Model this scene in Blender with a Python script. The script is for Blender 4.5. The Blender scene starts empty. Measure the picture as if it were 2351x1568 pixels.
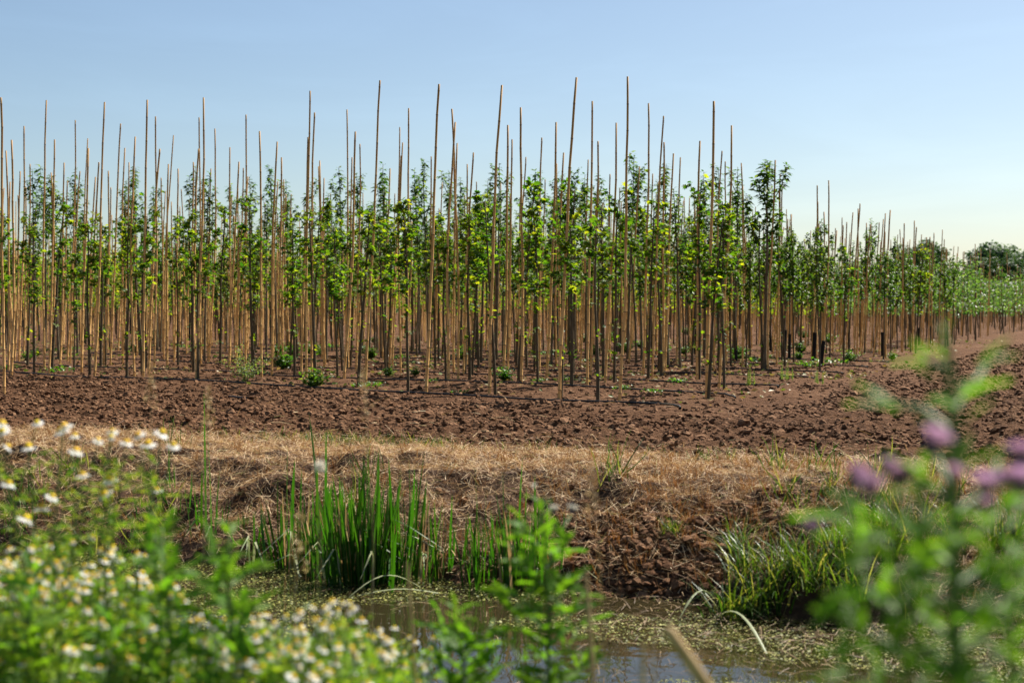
import bpy, math
import numpy as np
from mathutils import Vector

R = np.random.default_rng(7)
C = bpy.context.scene.collection
scene = bpy.context.scene
rad = math.radians

# ------------------------------------------------------------------ camera, sky, sun, exposure
CAM_Z = 1.0
FPX = 50.0 / 36.0 * 2351.0          # focal length in pixels of a 2351 px wide print of the photo
PITCH = math.atan(87.0 / FPX)       # looking slightly down: the horizon sits above the middle
cam_d = bpy.data.cameras.new("camera")
cam = bpy.data.objects.new("camera", cam_d)
C.objects.link(cam)
cam.location = (0, 0, CAM_Z)
cam.rotation_euler = (math.pi / 2 - PITCH, 0, 0)
cam_d.lens = 50
cam_d.sensor_width = 36
cam_d.clip_start = 0.05
cam_d.clip_end = 8000
cam_d.dof.use_dof = True
cam_d.dof.focus_distance = 13.0
cam_d.dof.aperture_fstop = 3.2
scene.camera = cam

SUN_EL, SUN_AZ = rad(50), rad(44)   # azimuth clockwise from +Y: behind the trees, to the right
w = bpy.data.worlds.new("World")
scene.world = w
w.use_nodes = True
nt = w.node_tree
nt.nodes.clear()
sky = nt.nodes.new("ShaderNodeTexSky")
sky.sky_type = 'NISHITA'
sky.sun_disc = False
sky.sun_elevation = SUN_EL
sky.sun_rotation = SUN_AZ
sky.altitude = 0
sky.air_density = 0.9
sky.dust_density = 1.0
sky.ozone_density = 3.4
bg = nt.nodes.new("ShaderNodeBackground")
bg.inputs[1].default_value = 0.055
wo = nt.nodes.new("ShaderNodeOutputWorld")
tint = nt.nodes.new("ShaderNodeMix")          # a slightly warmer, hazier blue all over the dome
tint.data_type, tint.blend_type = 'RGBA', 'MULTIPLY'
tint.inputs[0].default_value = 1
tint.inputs[7].default_value = (0.995, 0.97, 0.90, 1)
nt.links.new(sky.outputs[0], tint.inputs[6])
wtc = nt.nodes.new("ShaderNodeTexCoord")        # faint thin cirrus all round
wmp = nt.nodes.new("ShaderNodeMapping")
wmp.inputs["Scale"].default_value = (1.2, 1.2, 7.0)
wmp.inputs["Rotation"].default_value = (0.25, 0.12, 0.5)
wnz = nt.nodes.new("ShaderNodeTexNoise")
wnz.inputs["Scale"].default_value = 2.2
wnz.inputs["Detail"].default_value = 7
wnz.inputs["Roughness"].default_value = 0.6
wnz.inputs["Distortion"].default_value = 0.6
wrp = nt.nodes.new("ShaderNodeMapRange")
wrp.inputs[1].default_value, wrp.inputs[2].default_value = 0.48, 0.75
wrp.inputs[3].default_value, wrp.inputs[4].default_value = 1.0, 1.07
nt.links.new(wtc.outputs["Generated"], wmp.inputs[0])
nt.links.new(wmp.outputs[0], wnz.inputs["Vector"])
nt.links.new(wnz.outputs["Fac"], wrp.inputs[0])
wsc = nt.nodes.new("ShaderNodeVectorMath")
wsc.operation = 'SCALE'
nt.links.new(tint.outputs[2], wsc.inputs[0])
nt.links.new(wrp.outputs[0], wsc.inputs["Scale"])
nt.links.new(wsc.outputs[0], bg.inputs[0])
nt.links.new(bg.outputs[0], wo.inputs[0])

sl = bpy.data.lights.new("sun", 'SUN')
sl.energy = 5.0
sl.angle = rad(0.53)
sl.color = (1.0, 0.94, 0.84)
so = bpy.data.objects.new("sun", sl)
C.objects.link(so)
sdir = Vector((math.sin(SUN_AZ) * math.cos(SUN_EL), math.cos(SUN_AZ) * math.cos(SUN_EL), math.sin(SUN_EL)))
so.rotation_euler = (-sdir).to_track_quat('-Z', 'Y').to_euler()
so.location = (20, 40, 40)

scene.view_settings.view_transform = 'Standard'
scene.view_settings.look = 'None'
scene.view_settings.gamma = 1
scene.view_settings.use_curve_mapping = False
scene.view_settings.exposure = 1.3
try:
    scene.cycles.use_denoising = True
    scene.cycles.max_bounces = 8
    scene.cycles.transparent_max_bounces = 8
except Exception:
    pass

# ------------------------------------------------------------------ projection helpers
cp, sp_ = math.cos(PITCH), math.sin(PITCH)


def ray(px, py):
    a = (px - 1175.5) / FPX
    b = (784.0 - py) / FPX
    return np.array([a, cp + b * sp_, b * cp - sp_])


def P(px, py, z=0.0):               # ground point seen at this place of the photo
    r = ray(px, py)
    return np.array([0, 0, CAM_Z]) + r * ((z - CAM_Z) / r[2])


def D(px, py, d):                   # point at distance d in front of the lens
    r = ray(px, py)
    return np.array([0, 0, CAM_Z]) + r * (d / r[1])


UX, UY, VX, VY = 0.924, -0.383, 0.383, 0.924    # u runs along the ditch, v across it


def uv2xy(u, v):
    return u * UX + v * VX, u * UY + v * VY


def xy2uv(x, y):
    return x * UX + y * UY, x * VX + y * VY


# ------------------------------------------------------------------ numpy noise
def _h(ix, iy, seed):
    n = (ix.astype(np.int64) * 374761393 + iy.astype(np.int64) * 668265263 + seed * 1442695041) & 0x7fffffff
    n = (n ^ (n >> 13)) * 1274126177 & 0x7fffffff
    return ((n ^ (n >> 16)) & 0xffff) / 65535.0


def vnoise(x, y, seed=0):
    ix, iy = np.floor(x), np.floor(y)
    fx, fy = x - ix, y - iy
    fx, fy = fx * fx * (3 - 2 * fx), fy * fy * (3 - 2 * fy)
    a, b = _h(ix, iy, seed), _h(ix + 1, iy, seed)
    c, d = _h(ix, iy + 1, seed), _h(ix + 1, iy + 1, seed)
    return (a * (1 - fx) + b * fx) * (1 - fy) + (c * (1 - fx) + d * fx) * fy


def fbm(x, y, oct=4, seed=0):
    s, a, t = 0, 0.5, 0
    for i in range(oct):
        s = s + a * vnoise(x * 2 ** i, y * 2 ** i, seed + i * 17)
        t += a
        a *= 0.5
    return s / t


def sstep(a, b, x):
    t = np.clip((x - a) / (b - a), 0, 1)
    return t * t * (3 - 2 * t)


WATER = -0.52


def ground_z(x, y, fine=True):
    x, y = np.asarray(x, float), np.asarray(y, float)
    u, v = xy2uv(x, y)
    wob = 0.16 * (fbm(u * 0.9, v * 0.0 + 3, 3, 5) - 0.5) + 0.07 * (fbm(u * 3.1, v * 0 + 9, 2, 8) - 0.5)
    bul = 0.22 * np.exp(-((u + 1.25) / 0.55) ** 2)          # grassy bulge of the far bank
    cut = -0.05 * np.exp(-((u + 2.2) / 0.45) ** 2)          # slumped bare place
    vs = v + wob + bul + cut
    z = np.interp(vs, [-60, -8, 2.2, 3.3, 4.5, 5.2, 6.3, 6.98, 7.12, 7.5, 7.86, 8.15, 9.0, 9.15],
                  [0, 0.0, 0.0, -0.05, -0.5, -0.9, -0.9, -0.56, -0.40, -0.2, -0.045, -0.005, -0.02, 0.0])
    if fine:
        bank = sstep(6.7, 7.1, v) * (1 - sstep(8.9, 9.3, v))
        z = z + bank * (0.17 * (fbm(u * 3.4, v * 4.2, 4, 21) - 0.5) * sstep(9.2, 7.9, v) + 0.085 * (fbm(u * 8, v * 8, 3, 31) - 0.5))
        soil = sstep(8.95, 9.25, v)
        q = (x - 1.55) * 0.618 + (y - 13.7) * 0.786
        e = (x - 1.55) * 0.91 - (y - 13.7) * 0.41          # beyond the row ends when positive
        rough = np.clip(sstep(-0.2, -1.4, q) + sstep(0.6, 2.2, e), 0.28, 1)
        nb = np.abs(fbm(u * 4.5, v * 4.5, 2, 41) - 0.5) * 2
        til = 0.055 * (fbm(u * 6, v * 6, 3, 43) - 0.42) + 0.03 * (nb - 0.3) + 0.085 * (fbm(u * 15, v * 15, 3, 47) - 0.5)
        furrow = 0.05 * np.sin(e * 2 * math.pi / 0.75) * sstep(2.0, 4.0, e)
        z = z + soil * (rough * til * 1.05 + furrow + 0.08 * (fbm(u * 0.7, v * 0.7, 2, 51) - 0.5))
    return z


# ------------------------------------------------------------------ mesh helpers
class Geo:
    def __init__(self):
        self.v, self.f, self.n = [], [], 0

    def add(self, verts, faces, mat=0):
        verts = np.asarray(verts, np.float32).reshape(-1, 3)
        faces = np.asarray(faces, np.int64)
        self.v.append(verts)
        self.f.append((faces + self.n, mat))
        self.n += len(verts)
        return self

    def mesh(self, name, mats, smooth=False):
        me = bpy.data.meshes.new(name)
        v = np.concatenate(self.v)
        me.vertices.add(len(v))
        me.vertices.foreach_set("co", v.ravel())
        li = np.concatenate([f.ravel() for f, _ in self.f]).astype(np.int32)
        sizes = np.concatenate([np.full(len(f), f.shape[1]) for f, _ in self.f])
        mi = np.concatenate([np.full(len(f), m) for f, m in self.f]).astype(np.int32)
        me.loops.add(len(li))
        me.loops.foreach_set("vertex_index", li)
        me.polygons.add(len(sizes))
        st = np.concatenate([[0], np.cumsum(sizes)[:-1]]).astype(np.int32)
        me.polygons.foreach_set("loop_start", st)
        me.polygons.foreach_set("material_index", mi)
        me.polygons.foreach_set("use_smooth", np.full(len(sizes), bool(smooth)))
        for m in (mats if isinstance(mats, (list, tuple)) else [mats]):
            me.materials.append(m)
        me.update(calc_edges=True)
        return me


def norm(a):
    a = np.asarray(a, float)
    return a / np.maximum(np.linalg.norm(a, axis=-1, keepdims=True), 1e-9)


def tube(g, pts, radii, sides=6, mat=0, cap=True):
    pts = np.asarray(pts, float)
    radii = np.broadcast_to(np.asarray(radii, float), (len(pts),))
    t = norm(np.gradient(pts, axis=0))
    ref = np.array([0, 0, 1.0]) if abs(t[0][2]) < 0.8 else np.array([1.0, 0, 0])
    x = norm(np.cross(t, ref))
    y = np.cross(t, x)
    an = np.arange(sides) * 2 * math.pi / sides
    v = pts[:, None] + radii[:, None, None] * (np.cos(an)[None, :, None] * x[:, None] + np.sin(an)[None, :, None] * y[:, None])
    n = len(pts)
    i = np.arange(n - 1)[:, None] * sides
    k = np.arange(sides)[None]
    k2 = (k + 1) % sides
    f = np.stack([i + k, i + k2, i + sides + k2, i + sides + k], -1).reshape(-1, 4)
    g.add(v.reshape(-1, 3), f, mat)
    if cap:
        base = g.n - n * sides
        g.f.append((np.array([[base + (n - 1) * sides + j for j in range(sides)]]), mat))


def stamp(g, tv, tf, pos, Y, Z, s, mat=0, sx=None):
    """many copies of one small template (x width, y length, z normal) into g"""
    pos, Y = np.asarray(pos, float), norm(Y)
    X = norm(np.cross(Y, Z))
    Z = np.cross(X, Y)
    s = np.broadcast_to(np.asarray(s, float), (len(pos),))
    sx = s if sx is None else np.broadcast_to(np.asarray(sx, float), (len(pos),))
    tv = np.asarray(tv, float)
    v = (pos[:, None] + X[:, None] * (tv[None, :, :1] * sx[:, None, None]) + Y[:, None] * (tv[None, :, 1:2] * s[:, None, None])
         + Z[:, None] * (tv[None, :, 2:3] * s[:, None, None]))
    for f in tf:
        f = np.asarray(f)
        ff = (np.arange(len(pos)) * len(tv))[:, None, None] + f[None]
        g.f.append((ff.reshape(-1, f.shape[1]) + g.n, mat))
    g.v.append(v.reshape(-1, 3).astype(np.float32))
    g.n += len(pos) * len(tv)


LANCE = ([(0, 0, 0), (-.22, .42, .05), (0, .46, .0), (.22, .42, .05), (0, 1, -.16)], [[(0, 2, 1), (0, 3, 2), (1, 2, 4), (2, 3, 4)]])
OVATE = ([(0, 0, 0), (-.27, .3, .06), (-.25, .62, .04), (0, .45, 0), (.27, .3, .06), (.25, .62, .04), (0, 1, -.12)],
         [[(0, 3, 1), (1, 3, 2), (2, 3, 6), (0, 4, 3), (4, 5, 3), (5, 6, 3)]])
_m = [(0, 0, 0), (.24, .04, .03), (.2, .22, .02), (.52, .34, .05), (.3, .5, .02), (.44, .8, -.03), (.14, .7, 0), (0, 1.02, -.1)]
_mm = [(0, .42, -.03)] + _m + [(-a, b, c) for a, b, c in _m[-2:0:-1]]
MAPLE = (_mm, [[(0, i, i % (len(_mm) - 1) + 1) for i in range(1, len(_mm))]])
CARD = ([(0, 0, 0), (-.3, .5, .05), (0, 1, -.1), (.3, .5, .05)], [[(0, 3, 2, 1)]])
STRAW = ([(-.5, 0, 0), (.5, 0, 0), (.45, .5, .06), (-.45, .5, .06), (.2, 1, 0), (-.2, 1, 0)], [[(0, 1, 2, 3), (3, 2, 4, 5)]])
FIBRE = ([(-.5, 0, 0), (.5, 0, 0), (.3, 1, .03), (-.3, 1, .03)], [[(0, 1, 2, 3)]])


def unit_rand(n, zmin=-1, zmax=1):
    z = R.uniform(zmin, zmax, n)
    a = R.uniform(0, 2 * math.pi, n)
    r = np.sqrt(np.maximum(0, 1 - z * z))
    return np.stack([r * np.cos(a), r * np.sin(a), z], -1)


# ------------------------------------------------------------------ objects
def empty(name, loc, label=None, cat=None, group=None, rz=0.0, sc=1.0):
    o = bpy.data.objects.new(name, None)
    o.empty_display_size = 0.1
    C.objects.link(o)
    o.location = tuple(map(float, loc))
    o.rotation_euler = (0, 0, rz)
    o.scale = (sc, sc, sc)
    return tag(o, label, cat, group)


def tag(o, label=None, cat=None, group=None, kind=None):
    if label:
        o["label"] = label
    if cat:
        o["category"] = cat
    if group:
        o["group"] = group
    if kind:
        o["kind"] = kind
    return o


def obj(name, me, parent=None, loc=(0, 0, 0)):
    o = bpy.data.objects.new(name, me)
    C.objects.link(o)
    o.location = tuple(map(float, loc))
    if parent:
        o.parent = parent
    return o


def copy_tree(o, parent=None):
    c = o.copy()
    C.objects.link(c)
    if parent:
        c.parent = parent
    for ch in list(o.children):
        copy_tree(ch, c)
    return c


# ------------------------------------------------------------------ materials
def new_mat(name):
    m = bpy.data.materials.new(name)
    m.use_nodes = True
    n = m.node_tree
    n.nodes.clear()
    return m, n, n.nodes.new("ShaderNodeOutputMaterial")


def N(n, typ, **kw):
    x = n.nodes.new(typ)
    for k, v in kw.items():
        if k in x.inputs.keys() if hasattr(x.inputs, "keys") else False:
            x.inputs[k].default_value = v
        else:
            setattr(x, k, v)
    return x


def ramp(n, fac, stops):
    r = n.nodes.new("ShaderNodeValToRGB")
    e = r.color_ramp.elements
    while len(e) < len(stops):
        e.new(0.5)
    for i, (p, c) in enumerate(stops):
        e[i].position = p
        e[i].color = (*c, 1)
    n.links.new(fac, r.inputs[0])
    return r.outputs[0]


def leaf_mat(name, stops, trans=0.5, rough=0.5, tmul=(2.2, 2.3, 0.5), spec=0.22):
    """leaf: reflecting face plus light coming through, colour differing from leaf to leaf"""
    m, n, out = new_mat(name)
    gm = n.nodes.new("ShaderNodeNewGeometry")
    col = ramp(n, gm.outputs["Random Per Island"], stops)
    oi = n.nodes.new("ShaderNodeObjectInfo")
    hs = n.nodes.new("ShaderNodeHueSaturation")
    mr = n.nodes.new("ShaderNodeMapRange")
    mr.inputs[3].default_value, mr.inputs[4].default_value = 0.485, 0.515
    n.links.new(oi.outputs["Random"], mr.inputs[0])
    n.links.new(mr.outputs[0], hs.inputs["Hue"])
    n.links.new(col, hs.inputs["Color"])
    p = n.nodes.new("ShaderNodeBsdfPrincipled")
    p.inputs["Roughness"].default_value = rough
    p.inputs["Specular IOR Level"].default_value = spec
    n.links.new(hs.outputs[0], p.inputs["Base Color"])
    t = n.nodes.new("ShaderNodeBsdfTranslucent")
    mx = n.nodes.new("ShaderNodeMix")
    mx.data_type = 'RGBA'
    mx.blend_type = 'MULTIPLY'
    mx.inputs[0].default_value = 1
    mx.inputs[7].default_value = (*tmul, 1)
    n.links.new(hs.outputs[0], mx.inputs[6])
    n.links.new(mx.outputs[2], t.inputs[0])
    ms = n.nodes.new("ShaderNodeMixShader")
    ms.inputs[0].default_value = trans
    n.links.new(p.outputs[0], ms.inputs[1])
    n.links.new(t.outputs[0], ms.inputs[2])
    n.links.new(ms.outputs[0], out.inputs[0])
    return m


def noise_mat(name, stops, scale=20, detail=6, rough=0.9, bump=0.0, bscale=None, spec=0.2, island=0.0, stretch=None):
    m, n, out = new_mat(name)
    tc = n.nodes.new("ShaderNodeTexCoord")
    src = tc.outputs["Object"]
    if stretch:
        mp = n.nodes.new("ShaderNodeMapping")
        mp.inputs["Scale"].default_value = stretch
        n.links.new(src, mp.inputs[0])
        src = mp.outputs[0]
    nz = n.nodes.new("ShaderNodeTexNoise")
    nz.inputs["Scale"].default_value = scale
    nz.inputs["Detail"].default_value = detail
    nz.inputs["Roughness"].default_value = 0.62
    n.links.new(src, nz.inputs["Vector"])
    fac = nz.outputs["Fac"]
    if island:
        gm = n.nodes.new("ShaderNodeNewGeometry")
        mx = n.nodes.new("ShaderNodeMix")
        mx.inputs[0].default_value = island
        n.links.new(fac, mx.inputs[2])
        n.links.new(gm.outputs["Random Per Island"], mx.inputs[3])
        fac = mx.outputs[0]
    col = ramp(n, fac, stops)
    p = n.nodes.new("ShaderNodeBsdfPrincipled")
    p.inputs["Roughness"].default_value = rough
    p.inputs["Specular IOR Level"].default_value = spec
    n.links.new(col, p.inputs["Base Color"])
    if bump:
        nb = n.nodes.new("ShaderNodeTexNoise")
        nb.inputs["Scale"].default_value = bscale or scale * 3
        nb.inputs["Detail"].default_value = 8
        nb.inputs["Roughness"].default_value = 0.7
        n.links.new(src, nb.inputs["Vector"])
        b = n.nodes.new("ShaderNodeBump")
        b.inputs["Strength"].default_value = 1.0
        b.inputs["Distance"].default_value = bump
        n.links.new(nb.outputs["Fac"], b.inputs["Height"])
        n.links.new(b.outputs[0], p.inputs["Normal"])
    n.links.new(p.outputs[0], out.inputs[0])
    return m


M = {}
SOIL = [(0.30, (0.058, 0.026, 0.011)), (0.5, (0.120, 0.058, 0.028)), (0.70, (0.205, 0.112, 0.060))]
M["soil"] = noise_mat("soil", SOIL, 9, 10, 0.95, 0.05, 26, 0.08)
n = M["soil"].node_tree
rp = [x for x in n.nodes if x.type == 'VALTORGB'][0]
old = rp.inputs[0].links[0].from_socket
tc = n.nodes.new("ShaderNodeTexCoord")
lo = n.nodes.new("ShaderNodeTexNoise")
lo.inputs["Scale"].default_value = 0.55
lo.inputs["Detail"].default_value = 4
n.links.new(tc.outputs["Object"], lo.inputs["Vector"])
mx = n.nodes.new("ShaderNodeMix")
mx.inputs[0].default_value = 0.38
n.links.new(old, mx.inputs[2])
n.links.new(lo.outputs["Fac"], mx.inputs[3])
n.links.new(mx.outputs[0], rp.inputs[0])
pb = [x for x in n.nodes if x.type == 'BSDF_PRINCIPLED'][0]
b1 = [x for x in n.nodes if x.type == 'BUMP'][0]
b2 = n.nodes.new("ShaderNodeBump")              # coarse tilth where the ground is too far for modelled clods
b2.inputs["Distance"].default_value = 0.16
nz = n.nodes.new("ShaderNodeTexNoise")
nz.inputs["Scale"].default_value = 7
nz.inputs["Detail"].default_value = 5
n.links.new(tc.outputs["Object"], nz.inputs["Vector"])
n.links.new(nz.outputs["Fac"], b2.inputs["Height"])
n.links.new(b2.outputs[0], b1.inputs["Normal"])
M["clod"] = noise_mat("clod", SOIL, 30, 5, 0.95, 0.006, 120, 0.12, island=0.35)
M["bank"] = noise_mat("bank_earth", [(0.3, (0.03, 0.017, 0.010)), (0.55, (0.075, 0.043, 0.026)), (0.75, (0.17, 0.11, 0.065))], 14, 8, 0.95, 0.02, 70, 0.1)
M["meadow"] = noise_mat("meadow", [(0.3, (0.04, 0.07, 0.015)), (0.7, (0.09, 0.12, 0.03))], 0.5, 6, 0.9)
STRAWC = [(0.0, (0.12, 0.06, 0.025)), (0.3, (0.28, 0.155, 0.065)), (0.65, (0.53, 0.37, 0.18)), (0.95, (0.76, 0.60, 0.36)), (1.0, (0.30, 0.34, 0.08))]
M["straw"] = leaf_mat("straw", STRAWC, 0.25, 0.6, (1, 0.9, 0.7), 0.25)
M["rust"] = leaf_mat("rusty_stubble", [(0, (0.12, 0.05, 0.02)), (0.5, (0.24, 0.12, 0.045)), (1, (0.36, 0.22, 0.09))], 0.3, 0.6, (1.2, 0.8, 0.5), 0.2)
M["grass"] = leaf_mat("grass", [(0, (0.016, 0.05, 0.008)), (0.5, (0.045, 0.095, 0.014)), (0.8, (0.12, 0.15, 0.03)), (1, (0.36, 0.31, 0.14))], 0.35, 0.42, (1.7, 1.8, 0.5))
M["reed"] = leaf_mat("reed", [(0, (0.015, 0.05, 0.008)), (0.6, (0.035, 0.09, 0.012)), (0.9, (0.08, 0.14, 0.02)), (1, (0.19, 0.19, 0.05))], 0.4, 0.4, (1.8, 2.3, 0.4))
M["reed_pale"] = leaf_mat("pale_reed", [(0, (0.22, 0.27, 0.13)), (1, (0.34, 0.36, 0.22))], 0.3, 0.4, (1, 1, 0.7))
MAPLEC = [(0, (0.015, 0.05, 0.008)), (0.45, (0.048, 0.105, 0.011)), (0.8, (0.115, 0.16, 0.015)), (1, (0.19, 0.20, 0.02))]
M["maple"] = leaf_mat("maple_leaf", MAPLEC, 0.55, 0.5, spec=0.15)
M["cherry"] = leaf_mat("pointed_leaf", [(0, (0.018, 0.055, 0.010)), (0.6, (0.045, 0.095, 0.014)), (1, (0.12, 0.16, 0.025))], 0.42, 0.55, spec=0.12)
M["pear"] = leaf_mat("glossy_leaf", [(0, (0.018, 0.052, 0.011)), (0.6, (0.048, 0.10, 0.015)), (1, (0.13, 0.17, 0.028))], 0.42, 0.45, spec=0.2)
M["willow"] = leaf_mat("silvery_leaf", [(0, (0.035, 0.085, 0.02)), (0.6, (0.08, 0.145, 0.032)), (1, (0.17, 0.235, 0.08))], 0.4, 0.45, (1.6, 1.8, 0.8), spec=0.25)
M["far"] = leaf_mat("far_leaf", [(0, (0.012, 0.036, 0.014)), (0.7, (0.03, 0.065, 0.022)), (1, (0.055, 0.09, 0.03))], 0.25, 0.5)
M["farblue"] = leaf_mat("hazed_far_leaf", [(0, (0.025, 0.06, 0.035)), (0.7, (0.05, 0.095, 0.055)), (1, (0.09, 0.14, 0.08))], 0.25, 0.5)  # far crowns: the bluish cast of distance haze is mixed into the leaf colour
M["weed"] = leaf_mat("weed_leaf", [(0, (0.03, 0.085, 0.012)), (0.7, (0.07, 0.14, 0.02)), (1, (0.17, 0.21, 0.05))], 0.42, 0.4, (1.6, 1.9, 0.5))
M["palew"] = leaf_mat("pale_weed_leaf", [(0, (0.08, 0.14, 0.04)), (1, (0.22, 0.27, 0.12))], 0.4, 0.5)
M["thistle"] = leaf_mat("thistle_leaf", [(0, (0.035, 0.10, 0.016)), (0.7, (0.085, 0.17, 0.022)), (1, (0.15, 0.22, 0.06))], 0.5, 0.55, (2.2, 2.3, 0.5), 0.15)
M["feather"] = leaf_mat("feathery_leaf", [(0, (0.05, 0.14, 0.012)), (0.6, (0.13, 0.22, 0.02)), (1, (0.30, 0.33, 0.06))], 0.5, 0.5, (2.0, 2.1, 0.5))
M["petal"] = leaf_mat("white_petal", [(0, (0.74, 0.74, 0.72)), (1, (0.84, 0.84, 0.82))], 0.4, 0.5, (1, 1, 1), 0.3)
M["disc"] = leaf_mat("yellow_disc", [(0, (0.72, 0.44, 0.01)), (1, (0.86, 0.62, 0.03))], 0.2, 0.6, (1, 1, 1), 0.2)
M["pink"] = leaf_mat("pink_floret", [(0, (0.44, 0.27, 0.38)), (1, (0.64, 0.48, 0.58))], 0.4, 0.5, (1.1, 0.9, 1.1), 0.2)
M["bract"] = leaf_mat("purple_bract", [(0, (0.035, 0.03, 0.035)), (0.6, (0.09, 0.05, 0.085)), (1, (0.10, 0.11, 0.05))], 0.1, 0.5, (1, 1, 1), 0.3)
M["fluff"] = leaf_mat("seed_fluff", [(0, (0.6, 0.55, 0.47)), (1, (0.75, 0.72, 0.66))], 0.5, 0.7, (1, 1, 1), 0.1)
M["algae"] = leaf_mat("algae", [(0, (0.04, 0.05, 0.008)), (0.5, (0.13, 0.135, 0.020)), (0.85, (0.25, 0.23, 0.045)), (1, (0.36, 0.32, 0.11))], 0.15, 0.6, (1, 1, 0.5), 0.25)
M["debris"] = leaf_mat("water_debris", [(0, (0.07, 0.04, 0.02)), (0.7, (0.18, 0.11, 0.05)), (1, (0.34, 0.25, 0.14))], 0.15, 0.6, (1, 1, 0.6), 0.2)
M["litter"] = leaf_mat("leaf_litter", [(0, (0.07, 0.12, 0.02)), (0.4, (0.17, 0.20, 0.045)), (0.6, (0.27, 0.17, 0.06)), (0.85, (0.42, 0.31, 0.14)), (1, (0.5, 0.45, 0.3))], 0.3, 0.5, (1, 1, 0.6))
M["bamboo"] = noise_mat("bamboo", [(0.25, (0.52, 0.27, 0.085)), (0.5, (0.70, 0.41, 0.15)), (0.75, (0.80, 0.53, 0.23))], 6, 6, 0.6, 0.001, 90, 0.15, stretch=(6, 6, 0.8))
M["bamboo_far"] = noise_mat("bamboo_far", [(0.25, (0.50, 0.26, 0.08)), (0.5, (0.68, 0.40, 0.145)), (0.75, (0.78, 0.51, 0.22))], 3, 3, 0.6)
M["node"] = noise_mat("bamboo_node", [(0.3, (0.10, 0.055, 0.03)), (0.7, (0.2, 0.12, 0.06))], 60, 3, 0.6)
M["bark"] = noise_mat("bark", [(0.3, (0.065, 0.049, 0.028)), (0.55, (0.145, 0.115, 0.07)), (0.75, (0.26, 0.215, 0.14))], 22, 8, 0.85, 0.004, 90, 0.2, stretch=(1, 1, 0.4))
M["bark_dark"] = noise_mat("dark_bark", [(0.3, (0.050, 0.037, 0.020)), (0.7, (0.145, 0.108, 0.060))], 22, 6, 0.85, 0.003, 90, 0.2, stretch=(1, 1, 0.4))
M["stem"] = noise_mat("green_stem", [(0.3, (0.05, 0.10, 0.02)), (0.7, (0.11, 0.16, 0.04))], 30, 3, 0.5)
M["drystem"] = noise_mat("dry_stem", [(0.3, (0.30, 0.19, 0.08)), (0.7, (0.50, 0.36, 0.18))], 30, 4, 0.6)
M["plastic"] = noise_mat("black_plastic", [(0.3, (0.006, 0.006, 0.007)), (0.7, (0.016, 0.016, 0.018))], 30, 4, 0.45, spec=0.4)
M["guard"] = noise_mat("black_guard", [(0.3, (0.006, 0.006, 0.006)), (0.7, (0.015, 0.014, 0.013))], 40, 4, 0.7, 0.002, 200)
M["roof"] = noise_mat("grey_roof", [(0.3, (0.12, 0.115, 0.12)), (0.7, (0.2, 0.19, 0.19))], 2, 5, 0.7)
M["wall"] = noise_mat("brick_wall", [(0.3, (0.20, 0.10, 0.07)), (0.7, (0.30, 0.16, 0.11))], 3, 5, 0.8)

m, n, out = new_mat("ditch_water")
p = n.nodes.new("ShaderNodeBsdfPrincipled")
p.inputs["Base Color"].default_value = (0.022, 0.018, 0.008, 1)
p.inputs["Roughness"].default_value = 0.03
p.inputs["IOR"].default_value = 1.33
nz = n.nodes.new("ShaderNodeTexNoise")
nz.inputs["Scale"].default_value = 7
nz.inputs["Detail"].default_value = 2
tc = n.nodes.new("ShaderNodeTexCoord")
n.links.new(tc.outputs["Object"], nz.inputs["Vector"])
b = n.nodes.new("ShaderNodeBump")
b.inputs["Strength"].default_value = 0.25
b.inputs["Distance"].default_value = 0.01
n.links.new(nz.outputs["Fac"], b.inputs["Height"])
n.links.new(b.outputs[0], p.inputs["Normal"])
n.links.new(p.outputs[0], out.inputs[0])
M["water"] = m


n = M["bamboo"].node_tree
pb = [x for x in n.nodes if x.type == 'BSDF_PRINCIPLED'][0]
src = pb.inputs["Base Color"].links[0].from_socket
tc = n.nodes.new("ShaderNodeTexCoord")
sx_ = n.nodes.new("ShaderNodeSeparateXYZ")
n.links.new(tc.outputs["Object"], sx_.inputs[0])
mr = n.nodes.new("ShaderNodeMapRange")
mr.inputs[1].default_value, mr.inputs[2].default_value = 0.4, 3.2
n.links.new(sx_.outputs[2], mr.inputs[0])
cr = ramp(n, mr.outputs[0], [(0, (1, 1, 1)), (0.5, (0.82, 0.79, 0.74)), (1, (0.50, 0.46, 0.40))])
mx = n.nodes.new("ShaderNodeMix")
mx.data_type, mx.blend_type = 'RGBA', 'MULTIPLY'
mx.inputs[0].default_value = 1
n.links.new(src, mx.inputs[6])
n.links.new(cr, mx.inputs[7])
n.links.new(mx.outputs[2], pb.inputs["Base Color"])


# ------------------------------------------------------------------ the setting: ground and water
def grow(a, b, s0, k):
    o, s = [a], s0
    while o[-1] < b:
        o.append(o[-1] + s)
        s *= k
    return o


vl = sorted(set([-400, -100, -30, -10, -3, 0, 1, 2] + list(np.arange(2.4, 6.6, 0.12)) + list(np.arange(6.6, 9.6, 0.036)) + list(np.arange(9.6, 14.0, 0.033))
                + grow(14.0, 30, 0.036, 1.01) + grow(30.5, 4000, 0.4, 1.12)))
ul = sorted(set(list(-np.array(grow(8.6, 3500, 0.06, 1.09))) + list(np.arange(-8.6, 5.0, 0.036)) + grow(5.0, 24, 0.036, 1.014) + grow(24.5, 3500, 0.3, 1.12)))
vl, ul = np.array(vl, float), np.array(ul, float)
UU, VV = np.meshgrid(ul, vl)
XX, YY = uv2xy(UU, VV)
ZZ = ground_z(XX, YY)
nu, nv = len(ul), len(vl)
ii = (np.arange(nv - 1)[:, None] * nu + np.arange(nu - 1)[None]).ravel()
quads = np.stack([ii, ii + 1, ii + nu + 1, ii + nu], -1)
vc = (VV[:-1, :-1] + 0.02).ravel()
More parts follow.
